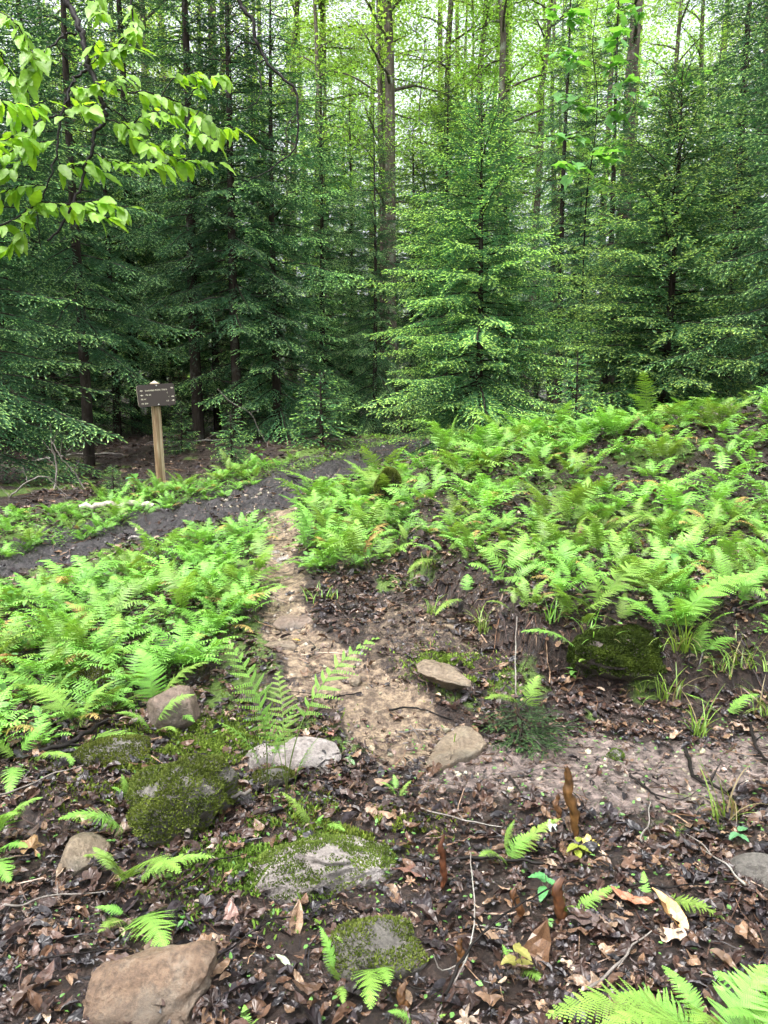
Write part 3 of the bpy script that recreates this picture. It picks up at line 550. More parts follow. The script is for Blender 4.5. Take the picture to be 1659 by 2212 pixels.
rock(295, 2225, .33, .2, .25, M_rust, 'large rusty brown sandstone rock bulging from the leaves at the bottom left', 11, (0, -.12, .2), .42, 8, sub=ICO4, amp=.16)
rock(388, 1800, .33, .28, .3, M_grey, 'large rounded boulder thickly covered in green moss', 12, (.1, 0, .3), .3, 6, amp=.18, moss=dict(dens=1.7, hmin=-.35, blade=.009, gate=-.55), sub=ICO4)
rock(690, 1915, .44, .17, .24, M_quartz, 'long low quartz rock with mossy top and white striped front', 13, (.15, 0, .15), .3, 8, amp=.2, moss=dict(dens=1.3, hmin=.3, blade=.008, gate=-.42), sub=ICO4)
rock(820, 2100, .25, .12, .16, M_grey, 'small mossy stone by the bottom middle under yellowish fronds', 14, (.1, .1, .3), .3, 7, moss=dict(dens=1.2, hmin=.1, blade=.008, gate=-.55))
rock(150, 1890, .13, .09, .2, M_tan, 'flat tan stone tilted in the litter left of the arching fern', 15, (.35, .2, -.4), .3, 8)
rock(360, 1590, .23, .19, .2, M_pink, 'pinkish brown boulder behind fern fronds', 16, (.1, 0, .3), .2, 8)
rock(365, 1445, .2, .13, .12, M_dark, 'dark pointed stone half hidden in the left fern bed', 17, (0, .5, .1), .25, 8)
rock(668, 1668, .27, .12, .2, M_quartz, 'pale quartz rock behind the tall fern stems', 18, (.2, .1, .1), .3, 8)
rock(560, 1665, .17, .1, .13, M_quartz, 'smaller pale quartz rock with thin moss, left of the larger one', 19, (.1, -.1, .4), .3, 8, moss=dict(dens=.5, hmin=.4))
rock(585, 1705, .15, .08, .12, M_grey, 'low mossy stone in front of the pale quartz rocks', 20, (0, 0, .1), .3, 8, moss=dict(dens=1.3, hmin=.0))
slab([(989,1560),(1021,1573),(1053,1605),(1029,1626),(1005,1638),(953,1657),(921,1648),(933,1617),(953,1585)], .035, .07, M_tan, 'flat triangular tan slab lying where the paths meet', 1.0)
slab([(897,1452),(916,1445),(960,1444),(980,1456),(1018,1488),(1014,1503),(985,1500),(955,1492),(925,1478),(902,1470)], .11, .17, M_tan, 'angular rock leaning over a dark hollow at the foot of the cut bank', .45, tilt=.05)
rock(607, 1397, .16, .06, .1, M_tan, 'flat tan stepping stone on the sandy path', 23, (.1, 0, .1), .3, 9)
rock(632, 1345, .2, .09, .13, M_pink, 'purplish flat stone embedded higher up the sandy path', 24, (.3, 0, .1), .3, 9)
rock(770, 1480, .06, .06, .05, M_tan, 'small round stone in the sand below the bank', 25, (0, 0, 0), .25, 5)
rock(1650, 1915, .15, .1, .12, M_grey, 'smooth grey rock at the right edge of the litter', 26, (0, .1, 0), .25, 5)
rock(612, 1205, .11, .05, .08, M_quartz, 'small white stone on the upper sandy path', 27, (0, 0, .4), .3, 7)
rock(592, 1185, .08, .04, .06, M_quartz, 'tiny white stone just beyond the other on the upper path', 28, (0, 0, .4), .3, 7)
rock(545, 1108, .12, .04, .08, M_quartz, 'whitish flat stone on the edge of the dark trail', 29, (0, 0, .4), .3, 7)
rock(290, 1172, .1, .04, .07, M_quartz, 'pale pebble in the mud of the dark trail', 30, (0, 0, .4), .3, 7)
rock(205, 1520, .3, .16, .26, M_grey, 'moss covered rock inside the left fern bed', 31, (0, 0, .4), .2, 6, moss=dict(dens=1.0, hmin=.0))
rock(240, 1660, .3, .1, .2, M_grey, 'low mossy rock at the lower edge of the left fern bed', 32, (0, 0, .4), .35, 6, moss=dict(dens=1.2, hmin=.0))
rock(1345, 1465, .42, .24, .3, M_dark, 'dark mossy hummock overhanging the cut in the right bank', 34, (.1, .1, .1), .3, 6, amp=.3, moss=dict(dens=1.6, hmin=-.3, blade=.013, col=((.015, .035, .006), (.07, .12, .015))), name='mossy_hummock')
rock(1330, 1640, .07, .04, .06, M_grey, 'small mossy stone on the muddy path edge', 35, (.1, 0, .1), .25, 5, moss=dict(dens=1.6, hmin=-.1, blade=.009))
# moss carpets on the ground
def moss_patch(px, py, rx, ry, label, n, col=((.05, .08, .012), (.17, .25, .035))):
    b = gp(px, py); x = rng.normal(0, .5, n) * rx; y = rng.normal(0, .5, n) * ry; k = fbm((x + b[0]) * 9, (y + b[1]) * 9, o=3) > -.12; x, y = x[k], y[k]; n = len(x)
    p = np.stack([x, y, hz(x + b[0], y + b[1]) - b[2] + .014], -1)
    d = norm(rand_unit(n) * .8 + np.array([0, 0, 1.])); s = norm(np.cross(d, rand_unit(n))); l = rng.uniform(.008, .022, n)[:, None]; wd = .0026
    vv = np.stack([p - s * wd, p + s * wd, p + d * l * .6 + s * wd * 1.3, p + d * l, p + d * l * .6 - s * wd * 1.3], 1).reshape(-1, 3)
    c = np.array(col[0])[None] + (np.array(col[1]) - np.array(col[0]))[None] * rng.random(n)[:, None]
    mb = MB(); mb.add(vv, np.arange(n)[:, None] * 5 + np.arange(5)[None], np.repeat(c, 5, 0)); o = link('moss_patch', mb.mesh('moss_patch'), M_moss, None, label=label, category='moss'); o.location = b
moss_patch(420, 1620, .5, .4, 'moss carpet behind the large mossy boulder', 9000)
moss_patch(330, 1700, .35, .3, 'moss carpet along the left foot of the mossy boulder', 5000)
moss_patch(760, 1790, .3, .2, 'thin moss behind the striped quartz rock', 4000)
moss_patch(570, 1860, .3, .3, 'moss carpet left of the striped quartz rock', 6000)
moss_patch(985, 1450, .25, .2, 'moss cushion above the dark angular rock', 4000)
moss_patch(1200, 1240, .5, .3, 'moss mat on the bank face among open ferns', 5000, ((.02, .04, .008), (.1, .15, .02)))
#@@TREES@@
# ------------------------------------------------------------------ spruces
def shoots(mb, p, d, l, up, k, nl, wd, c0, c1, tipfrac):
    """p,d,l arrays of shoots; each gets k needle faces and a fresh tip"""
    n = len(p); t = (np.arange(k) + .5) / k; ph = rng.uniform(0, 6.28, n)[:, None] + np.arange(k)[None] * 2.4
    a = norm(np.cross(d, up)); b = np.cross(a, d)
    rad = a[:, None] * np.cos(ph)[..., None] + b[:, None] * (np.sin(ph) * .6 + .15)[..., None]
    base = p[:, None] + d[:, None] * (l[:, None] * t[None])[..., None]; nd = norm(d[:, None] * .75 + rad); side = norm(np.cross(nd, rad + d[:, None] * .3))
    L = nl * rng.uniform(.75, 1.25, (n, k, 1)); v = np.stack([base - side * wd, base + side * wd, base + nd * L], 2)
    tip = (t[None] > 1 - tipfrac[:, None])[..., None]; c = np.where(tip, c1[:, None], c0[:, None]); v = v.reshape(-1, 3)
    mb.add(v, np.arange(n * k)[:, None] * 3 + np.arange(3)[None], np.repeat(c.reshape(-1, 3), 3, 0))
    # twig strip with terminal bud shoot
    rl = rng.uniform(-.5, .5, (n, 1)); A1 = norm(np.cross(d, up)); B1 = np.cross(A1, d)
    for a_, q_ in ((0., 1.0), (1.57, .8)):
        sd = (A1 * np.cos(rl + a_) + B1 * np.sin(rl + a_)) * nl * .36 * q_; e1 = p + d * (l * (1 - tipfrac.clip(.1, .6)))[:, None]; e = p + d * l[:, None]
        v = np.stack([p - sd * .6, p + sd * .6, e1 + sd, e1 - sd, e + sd * .8, e - sd * .8, e + d * nl * .6], 1).reshape(-1, 3); b7 = np.arange(n)[:, None] * 7
        cc = np.stack([c0 * .8, c0 * .8, c0, c1, c1, c1, c1], 1); cc[:, 3] = c0; base = mb.n; mb.add(v, b7 + np.array([[0, 1, 2, 3]]), cc.reshape(-1, 3)); mb.f.append((b7 + np.array([[3, 2, 4, 5]])) + base); mb.f.append((b7 + np.array([[5, 4, 6]])) + base)
def spruce(seed, H, Rad, clear=0., nb=140, k=7, nl=.018, wd=.0022, lat=.055, sub=.036, pexp=.75, tipc=(.13, .27, .06), oldc=(.017, .05, .028), tipf=.3, dead=0, trunk_r=.05, upang=35, lowang=-12):
    global rng
    keep = rng; rng = np.random.default_rng(seed); tb = MB(); cb = MB(); OLD = np.array(oldc); TIP = np.array(tipc)
    tz = np.linspace(0, H, 14); wob = np.stack([.02 * np.sin(tz * .9 + seed), .02 * np.cos(tz * .7 + seed), tz], -1); tube(tb, wob, trunk_r * (1 - tz / H) ** .8 + .004, 8, (1, 1, 1))
    hs = clear + (H - clear - .06) * (np.arange(nb) + rng.random(nb)) / nb; gold = rng.uniform(0, 6.28)
    PP = []; DD = []; LL = []; TF = []; C0 = []
    for i, h in enumerate(hs):
        u = (H - h) / H; L = Rad * (1 - (1 - min(u / .92, 1)) ** 1.15) ** pexp * rng.uniform(.5, 1.15) * (1 - .25 * max(0, (u - .8) / .2)); L = max(L, .1)
        az = gold + i * 2.39996 + rng.uniform(-.3, .3); rd = np.array([math.cos(az), math.sin(az), 0]); el = R(upang + (lowang - upang) * u ** .6 + rng.normal(0, 5))
        n = max(6, int(L / .06)); s = np.linspace(0, L, n); z = s * math.tan(el) - .16 * s ** 2 * (u > .2) + .28 * np.maximum(s - .6 * L, 0) ** 1.5
        ax = np.array([wob[0, 0], wob[0, 1], h])[None] + rd[None] * (s * math.cos(el))[:, None] + np.array([0, 0, 1.])[None] * z[:, None]; ax[:, :2] += rng.normal(0, .006, (n, 2)).cumsum(0)
        tube(tb, ax, np.linspace(.004 + .006 * L, .002, n), 3, (1, 1, 1), False)
        # laterals
        m = max(2, int(L * .88 / lat)); ss = L * (.12 + .86 * (np.arange(m) + rng.random(m) * .6) / m); pj = np.stack([np.interp(ss, s, ax[:, q]) for q in range(3)], -1)
        tg = norm(np.stack([np.interp(ss, s, np.gradient(ax[:, q])) for q in range(3)], -1)); sdv = np.cross(tg, [0, 0, 1.]); sdv = norm(sdv)
        for sg in (-1, 1):
            ll = np.clip(.42 * (L - ss) + .05, .05, .42) * rng.uniform(.55, 1.15, m) * (.5 + .5 * np.clip((ss / L) / .25, 0, 1))
            dl = norm(tg * .75 + sg * sdv * rng.uniform(.7, 1.05, (m, 1)) + np.array([0, 0, 1.]) * rng.normal(-.25, .2, (m, 1)))
            cnt = np.maximum(1, (ll / sub).astype(int)); rep = np.repeat(np.arange(m), cnt); idx = np.concatenate([np.arange(c) for c in cnt]); fr = (idx + .6) / cnt[rep]
            q = pj[rep] + dl[rep] * (ll[rep] * fr)[:, None]; q[:, 2] -= (ll[rep] * fr) ** 2 * .9
            alt = np.where(idx % 2, 1, -1)[:, None]; s2 = norm(np.cross(dl[rep], [0, 0, 1.])); last = (idx == cnt[rep] - 1)[:, None]
            ds = norm(dl[rep] * 1.0 + np.where(last, 0, .75) * alt * s2 + np.array([0, 0, 1.]) * rng.normal(-.12, .22, (len(rep), 1)))
            l2 = np.where(last[:, 0], sub * 1.7, sub * 1.9 * (1.1 - .5 * fr)) * rng.uniform(.7, 1.2, len(rep))
            out = ss[rep] / L; PP.append(q); DD.append(ds); LL.append(l2); TF.append(tipf * rng.uniform(.3, 1.5, len(rep)) * (.15 + .95 * sstep(.3, .75, out))); C0.append(np.tile(OLD * rng.uniform(.75, 1.3), (len(rep), 1)))
            w = pj; 
    p = np.concatenate(PP); d = np.concatenate(DD); l = np.concatenate(LL); tf = np.concatenate(TF); c0 = np.concatenate(C0) * rng.uniform(.75, 1.3, (len(p), 1))
    c1 = TIP[None] * rng.uniform(.7, 1.25, (len(p), 1)); c1 = np.where(tf[:, None] > .1, c1, c0 * 1.6)
    shoots(cb, p, d, l, np.tile([0, 0, 1.], (len(p), 1)), k, nl, wd, c0, c1, tf)
    # dead lower limbs with bare twigs
    for _ in range(dead):
        h = rng.uniform(.15, max(clear, .3) + .8); az = rng.uniform(0, 6.28); L = rng.uniform(.3, 1.3); n = 7; s = np.linspace(0, L, n); rd = np.array([math.cos(az), math.sin(az), rng.normal(-.15, .15)])
        ax = np.array([0, 0, h]) + rd * s[:, None]; ax += rng.normal(0, .012, (n, 3)).cumsum(0); tube(tb, ax, np.linspace(.009, .0025, n), 3, (1, 1, 1), False)
        for j in range(2, n):
            e = norm(rd + rand_unit(1)[0] * .9); q = np.stack([ax[j], ax[j] + e * rng.uniform(.08, .3)]); tube(tb, q, [.003, .0015], 3, (1, 1, 1), False)
    rng = keep; return tb.mesh('trunk', True), cb.mesh('crown')
SP = {}
SP['young'] = spruce(101, 5.0, 1.95, .15, 190, 7, .018, .0024, tipc=(.56, .78, .22), oldc=(.09, .225, .09), pexp=.58, upang=42, tipf=.6, lat=.05, sub=.036)
SP['young2'] = spruce(102, 4.6, 1.9, .2, 175, 7, .018, .0024, tipc=(.56, .8, .22), oldc=(.09, .225, .09), pexp=.58, upang=42, tipf=.6, lowang=-5, lat=.05, sub=.036)
SP['forest'] = spruce(103, 11.0, 1.8, 2.5, 150, 6, .020, .0027, .06, .042, .6, tipc=(.3, .5, .2), oldc=(.05, .135, .065), tipf=.4, dead=26, trunk_r=.1, upang=25, lowang=-22)
SP['forest2'] = spruce(104, 9.0, 1.75, 1.7, 130, 6, .020, .0027, .06, .042, .6, tipc=(.3, .5, .2), oldc=(.05, .135, .062), tipf=.4, dead=22, trunk_r=.08, upang=28, lowang=-18)
SP['low'] = spruce(105, 6.5, 1.9, .3, 130, 7, .018, .0024, .055, .038, .65, tipc=(.42, .65, .24), oldc=(.065, .17, .075), tipf=.5, trunk_r=.07, dead=6)
SP['seedling'] = spruce(106, .8, .33, .03, 40, 7, .014, .0018, .04, .03, tipc=(.48, .75, .2), oldc=(.09, .22, .09), tipf=.55, trunk_r=.012)
SP['bough'] = spruce(107, .35, .36, .02, 22, 8, .012, .0015, .03, .022, tipc=(.07, .14, .03), oldc=(.03, .06, .02), tipf=.3, trunk_r=.008, upang=10, lowang=0)
for a, b in SP.values(): a.materials.append(M_bark); b.materials.append(M_needle)
def put_spruce(kind, x, y, h, label, group=None, rz=None, tilt=(0, 0), cat='spruce tree', name='spruce_tree', wide=1.0):
    H0 = {'young': 5.0, 'young2': 4.6, 'forest': 11., 'forest2': 9., 'low': 6.5, 'seedling': .8, 'bough': .35}[kind]; s = h / H0
    t = thing(name, (x, y, G(x, y) - .02), label, cat, group); t.rotation_euler = (tilt[0], tilt[1], rng.uniform(0, 6.28) if rz is None else rz); t.scale = (s * wide, s * wide, s)
    link('trunk', SP[kind][0], None, t); link('crown', SP[kind][1], None, t); return t
def xat(px, Y): return (px - 829.5) / F * Y / 1.0 * (1.0)
def sp_at(kind, px, Y, h, label, **k): return put_spruce(kind, xat(px, Y), Y, h, label, **k)
sp_at('young', 1030, 10.8, 4.75, 'bushy young spruce with bright fresh tips behind the left end of the fern bank', wide=1.1, rz=.4)
sp_at('young2', 1430, 10.9, 5.0, 'bushy young spruce with yellow green tips behind the middle of the fern bank', wide=1.1, rz=2.0)
sp_at('low', 1720, 9.6, 7.5, 'large drooping spruce leaning in from the right edge', wide=1.0, rz=1)
sp_at('low', 810, 15.5, 6.2, 'narrow pale spruce in the gap left of the bright young one', wide=.75)
sp_at('forest', 430, 14.3, 11.5, 'tall dark trunked spruce right behind the trail sign', rz=.2)
sp_at('forest2', 515, 13.8, 10, 'slim spruce with bare dark trunk between sign and small seedling', rz=1.1)
sp_at('low', 600, 14.2, 8, 'full spruce with low drooping boughs reaching down to the trail', rz=2.2, wide=.95)
sp_at('forest2', 190, 11.8, 9.5, 'dark trunked spruce standing left of the trail sign', rz=3)
sp_at('low', -40, 9.8, 8, 'heavy spruce reaching in with drooping boughs from the left edge', rz=4, wide=1.05)
sp_at('forest', 300, 16, 12, 'tall spruce behind and left of the sign', rz=5)
sp_at('forest2', 100, 14.5, 10.5, 'thin spruce in the dark left wood', rz=5.5)
sp_at('low', 700, 16.5, 7.5, 'spruce standing beyond the bend of the trail', rz=.7, wide=.85)
sp_at('forest', 1200, 14.5, 8.5, 'darker spruce rising between the two bright young ones', rz=1.7, wide=.9)
sp_at('forest2', 1300, 14.2, 8, 'dark spruce behind the middle of the bank', rz=4.4)
sp_at('forest', 1560, 13.0, 10, 'dark spruce filling behind the right of the bank', rz=2.9)
sp_at('low', 1560, 12.4, 6.8, 'spruce between the young one and the right edge spruce', rz=2.5, wide=.8)
q = hit(503, 1004); put_spruce('seedling', q[0], q[1], .8, 'small bright spruce seedling beside the trail right of the sign', cat='spruce seedling', name='spruce_seedling', wide=1.15)
sp_at('seedling', 690, 12.3, 1.2, 'knee high spruce at the left verge of the trail bend', cat='spruce seedling', name='spruce_seedling', wide=1.3)
sp_at('seedling', 395, 12.2, .8, 'small dark spruce seedling just behind the sign', cat='spruce seedling', name='spruce_seedling')
sp_at('seedling', 1245, 8.9, .95, 'small spruce poking out of the ferns on the bank top', cat='spruce seedling', name='spruce_seedling')
sp_at('seedling', 240, 8.6, .45, 'tiny spruce in the dark litter left of the sign', cat='spruce seedling', name='spruce_seedling')
b = gp(1130, 1590); put_spruce('bough', b[0], b[1], .2, 'dark green spruce bough lying at the edge of the muddy path', tilt=(.2, .1), cat='spruce bough', name='spruce_bough', wide=1.6)
for px, Y, h in [(255,15.2,7),(360,17.5,7.5),(470,17,8),(130,17,8),(20,13.5,7.5),(560,18,8),(890,19,7),(960,17.5,7.5),(760,20,8),(1080,16,6.5),(1640,14.5,8)]:
    sp_at('low', px, Y, h, 'filled out spruce standing a few metres inside the wood', group='spruces just inside the wood')
# the wood behind
used = [(o.location.x, o.location.y) for o in C.objects if o.name.startswith('spruce_tree')]
def free(x, y, d): return all((x - a) ** 2 + (y - b) ** 2 > d * d for a, b in used)
cnt = 0; tries = 0
while cnt < 74 and tries < 4000:
    tries += 1; y = rng.uniform(13.5, 34); x = rng.uniform(-.75, .75) * y
    if abs(seg_dist(np.array([x]), np.array([y]), TRAIL)[0]) < .5 or not free(x, y, 1.5 + .03 * y): continue
    if abs(x - .0) < 1.4 + .02 * y and y < 30 and rng.random() < .45: continue
    used.append((x, y)); kind = ['forest', 'forest2', 'low'][rng.integers(0, 3)]; cnt += 1
    lab, grp = (('dark spruce in the dense wood left of the trail', 'spruces in the wood on the left') if x < 0 else ('dark spruce in the dense wood behind the fern bank', 'spruces in the wood on the right'))
    put_spruce(kind, x, y, rng.uniform(6.5, 10) if x < -1.5 else rng.uniform(4.5, 9), lab, grp, wide=rng.uniform(.8, 1.1))
# ------------------------------------------------------------------ hardwoods
def hardwood(seed, H, r0, clear, nb, spread, nleaf, ls=.09, col=(.13, .27, .04), fork=False):
    r = np.random.default_rng(seed); tb = MB(); cb = MB(); n = 16; z = np.linspace(0, H, n); w = np.stack([r.normal(0, .05, n).cumsum(), r.normal(0, .05, n).cumsum(), z], -1); w[0, :2] = 0
    tube(tb, w, r0 * (1 - .8 * z / H) , 10, (1, 1, 1)); cen = []
    for i in range(nb):
        h = clear + (H - clear) * (i + r.random()) / nb; b0 = np.array([np.interp(h, z, w[:, 0]), np.interp(h, z, w[:, 1]), h]); a = r.uniform(0, 6.28); L = spread * r.uniform(.5, 1.1) * (1 - .4 * (h - clear) / (H - clear)); el = r.uniform(.1, .8)
        m = 7; s = np.linspace(0, 1, m); ax = b0 + np.stack([np.cos(a) * s * L, np.sin(a) * s * L, s * L * el - .25 * L * s ** 2], -1); ax[1:] += r.normal(0, .04 * L, (m - 1, 3)).cumsum(0) * .5
        tube(tb, ax, np.linspace(r0 * .28, .006, m), 4, (1, 1, 1), False)
        for j in range(2, m):
            for _ in range(3):
                e = ax[j] + r.normal(0, 1, 3) * np.array([.45, .45, .18]) * L * .4; q = np.stack([ax[j], (ax[j] + e) / 2 + r.normal(0, .05, 3), e]); tube(tb, q, [.008, .005, .003], 3, (1, 1, 1), False); cen.append(e); cen.append(q[1])
    cen = np.array(cen); k = r.integers(0, len(cen), nleaf); p = cen[k] + r.normal(0, 1, (nleaf, 3)) * np.array([.32, .32, .10]); nn = norm(r.normal(0, .45, (nleaf, 3)) + np.array([0, 0, 1.])); d = norm(np.cross(nn, norm(r.normal(size=(nleaf, 3))))); s = np.cross(nn, d); l = ls * r.uniform(.6, 1.3, (nleaf, 1))
    v = np.stack([p - d * l * .5, p + s * l * .33 - d * l * .05, p + d * l * .55 - nn * l * .12, p - s * l * .33 - d * l * .05], 1).reshape(-1, 3)
    c = np.array(col)[None] * r.uniform(.65, 1.35, (nleaf, 1)); cb.add(v, np.arange(nleaf)[:, None] * 4 + np.arange(4)[None], np.repeat(c, 4, 0))
    return tb.mesh('trunk', True), cb.mesh('crown')
HW = [hardwood(201, 17, .15, 3.5, 26, 3.2, 14000, .075, (.3, .5, .13)), hardwood(202, 15, .12, 2.5, 26, 3.0, 14000, .07, (.3, .5, .13)), hardwood(203, 18, .19, 6, 22, 3.4, 9000, .08, (.26, .43, .1)), hardwood(204, 8, .05, 1.2, 24, 1.9, 7000, .06, (.26, .44, .1)), hardwood(205, 18, .13, 6.0, 22, 2.6, 11000, .075, (.26, .43, .1))]
for a, b in HW: a.materials.append(M_bark2); b.materials.append(M_far)
def put_hw(k, x, y, s, label, group=None, name='hardwood_tree', wide=1):
    t = thing(name, (x, y, G(x, y) - .05), label, 'tree', group, rng.uniform(0, 6.28)); t.scale = (s * wide, s * wide, s); link('trunk', HW[k][0], None, t); link('crown', HW[k][1], None, t); return t
put_hw(4, xat(862, 17), 17, 1.1, 'tall straight hardwood trunk rising above the middle of the spruces')
put_hw(4, xat(842, 17.2), 17.3, .75, 'thinner trunk touching the tall middle hardwood on its left')
put_hw(4, xat(1300, 15), 15, 1.1, 'dark thick trunk rising above the second bright young spruce')
for px, Y, k, lab in [(720,21,1,'hardwood left of the tall middle trunk'),(690,24,0,'hardwood farther back left of the middle trunk'),(628,23,2,'pale barked hardwood above the left spruces'),(935,22,1,'slanting thin hardwood just right of the middle trunk'),(1015,21,2,'bare trunked hardwood over the bright young spruce'),(1075,19,0,'cracked bark hardwood right of the bright young spruce top'),(1065,23,2,'hardwood close behind the cracked bark one'),(1130,20,1,'forked hardwood near the upper middle right'),(1390,22,2,'hardwood behind the maple sapling'),(1470,23,0,'hardwood high behind the right spruces'),(330,22,1,'hardwood crown over the left spruces'),(480,24,2,'stout hardwood above the left spruces'),(170,22,0,'hardwood at the upper left'),(1600,21,1,'hardwood at the upper right')]:
    put_hw(k, xat(px, Y), Y, rng.uniform(.95, 1.1), lab) if Y > 23 else put_hw(4, xat(px, Y), Y, rng.uniform(.8, 1.1), lab)
cnt = 0
while cnt < 46:
    y = rng.uniform(22, 40); x = rng.uniform(-.75, .75) * y
    if not free(x, y, 1.5): continue
    used.append((x, y)); cnt += 1; put_hw([0, 1, 2, 3][rng.integers(0, 4)], x, y, rng.uniform(.85, 1.15), 'leafy hardwood far back among the spruces', 'hardwoods far back in the wood')
cnt = 0
while cnt < 14:
    y = rng.uniform(20, 30); x = rng.uniform(-.5, .5) * y
    cnt += 1; put_hw(3, x, y, rng.uniform(.8, 1.3), 'slender leafy understory tree among the spruces', 'understory hardwoods')
# the far wood as one mass of leaves
mb = MB(); n = 190000; an = rng.uniform(-.95, .95, n); rr = rng.uniform(33, 60, n); z0 = rng.random(n) ** 1.15 * 24; k = fbm(an * 22, z0 * .35, o=3) + .42 - z0 * .022 > 0
an, rr, z0 = an[k], rr[k], z0[k]; n = len(an); x = rr * np.sin(an); y = rr * np.cos(an); p = np.stack([x, y, far(x, y) + z0], -1)
nn = norm(rng.normal(0, .5, (n, 3)) + np.array([0, 0, 1.])); d = norm(np.cross(nn, rand_unit(n))); s = np.cross(nn, d); l = rng.uniform(.10, .24, (n, 1)) * (rr / 50)[:, None]
v = np.stack([p - d * l * .5, p + s * l * .35, p + d * l * .5 - nn * l * .1, p - s * l * .35], 1).reshape(-1, 3)
mb.add(v, np.arange(n)[:, None] * 4 + np.arange(4)[None], np.repeat(np.array([(.34, .52, .18)]) * rng.uniform(.6, 1.3, (n, 1)), 4, 0))
for i in range(60):
    a = rng.uniform(-.95, .95); r_ = rng.uniform(40, 58); xx, yy = r_ * math.sin(a), r_ * math.cos(a); tube(mb, [(xx, yy, far(xx, yy)), (xx + rng.normal(0, .4), yy, float(far(xx, yy)) + 22)], [.2, .1], 5, (.07, .055, .045), False)
link('distant_forest', mb.mesh('distant_forest'), M_far, kind='stuff')
#@@DETAIL@@
# ------------------------------------------------------------------ trail sign
def simple(name, col, rough=.6):
    m, t, out = nt(name); pr = N(t, 'ShaderNodeBsdfPrincipled', Roughness=rough); n1 = noise(t, 12, 5); t.links.new(mixc(t, n1, [c * .8 for c in col], [min(1, c * 1.15) for c in col]), pr.inputs['Base Color']); t.links.new(pr.outputs[0], out.inputs[0]); return m
def box(mb, x0, x1, y0, y1, z0, z1, col=(1, 1, 1)):
    v = [(x, y, z) for x in (x0, x1) for y in (y0, y1) for z in (z0, z1)]; mb.add(v, [(0, 1, 3, 2), (4, 6, 7, 5), (0, 4, 5, 1), (2, 3, 7, 6), (0, 2, 6, 4), (1, 5, 7, 3)], col)
def wood_post():
    m, t, out = nt('post_wood'); n1 = noise(t, 30, 5, .6, stretch=(1, 1, .05)); n2 = noise(t, 3, 3)
    col = ramp(t, n1, [(.35, (.13, .075, .035)), (.5, (.26, .18, .1)), (.62, (.42, .35, .24))]); col = mixc(t, ramp(t, n2, [(.4, (0, 0, 0)), (.7, (.5,) * 3)]), col, (.12, .07, .035))
    pr = N(t, 'ShaderNodeBsdfPrincipled', Roughness=.6); t.links.new(col, pr.inputs['Base Color']); t.links.new(pr.outputs[0], out.inputs[0]); return m
SX, SY = xat(346, 9.5), 9.5; SZ = G(SX, SY)
top = P(340, 822, 9.5)[2] - SZ
M_post = wood_post(); M_board = simple('sign_brown', (.032, .023, .019), .55); M_edge = simple('sign_edge', (.42, .38, .29), .6); M_letter = simple('sign_cream', (.5, .46, .36), .6); M_metal = simple('galvanised_bolt', (.5, .5, .48), .4)
sg = thing('trail_sign', (SX, SY, SZ), 'brown routed trail sign board with cream lettering on a weathered wooden post', 'trail sign'); sg.rotation_euler = (0, R(-1.6), 0)
mb = MB(); h = .040; box(mb, -h, h, -h, h, -.2, top - .03); o = link('post', mb.mesh('post'), M_post, sg); o.rotation_euler[2] = R(50)
mb = MB(); hh = .044; mb.add([(-hh, -hh, top - .035), (hh, -hh, top - .035), (hh, hh, top - .035), (-hh, hh, top - .035), (0, 0, top)], [(0, 1, 4), (1, 2, 4), (2, 3, 4), (3, 0, 4)], (1, 1, 1)); mb.f.append(np.array([(3, 2, 1, 0)])); o = link('post_cap', mb.mesh('post_cap'), M_edge, sg); o.rotation_euler[2] = R(50)
BW, BH = .44, .262; bc = top - .045 - BH / 2
def rrect(w, h, r, n=5):
    out = []
    for cx, cy, a0 in ((w / 2 - r, h / 2 - r, 0), (-w / 2 + r, h / 2 - r, 90), (-w / 2 + r, -h / 2 + r, 180), (w / 2 - r, -h / 2 + r, 270)):
        for k in range(n): a = R(a0 + 90 * k / (n - 1)); out.append((cx + r * math.cos(a), cy + r * math.sin(a)))
    return out
rr_ = rrect(BW, BH, .028); n = len(rr_); 
bd = MB(); v = [(x, -.0352, z) for x, z in rr_]; bd.add(v, [list(range(n))[::-1]], (1, 1, 1))
board = link('board', None); bpy.data.objects.remove(board)
me = bd.mesh('board'); board = link('board', me, M_board, sg); board.location = (0, -.055, bc); board.rotation_euler = (0, R(-3.2), 0)
ed = MB(); v = [(x * s, y, z * s) for y, s in ((-.035, .995), (-.032, 1.0), (0, 1.0)) for x, z in rr_]; f = [[k * n + j, k * n + (j + 1) % n, (k + 1) * n + (j + 1) % n, (k + 1) * n + j] for k in range(2) for j in range(n)]; ed.add(v, f, (1, 1, 1)); ed.f.append(np.array([list(range(2 * n, 3 * n))])); link('board_edge', ed.mesh('board_edge'), M_edge, board)
def text(s, size, x, z, align='LEFT'):
    cu = bpy.data.curves.new('lettering', 'FONT'); cu.body = s; cu.size = size; cu.align_x = align; cu.space_character = 1.12; cu.offset = .0006; cu.extrude = .0008; o = bpy.data.objects.new('t', cu); C.objects.link(o); bpy.context.view_layer.update()
    me = bpy.data.meshes.new_from_object(o.evaluated_get(bpy.context.evaluated_depsgraph_get())); v = np.array([q.co[:] for q in me.vertices]); f = [list(p.vertices) for p in me.polygons]; bpy.data.objects.remove(o)
    v = np.stack([v[:, 0] + x, -.0365 - v[:, 2], v[:, 1] + z], -1); return v, f
def letters(s, size, x, z, align='LEFT'):
    v, f = text(s, size, x, z, align); me = bpy.data.meshes.new('lettering'); me.from_pydata(v.tolist(), [], f); me.update(); link('lettering', me, M_letter, board)
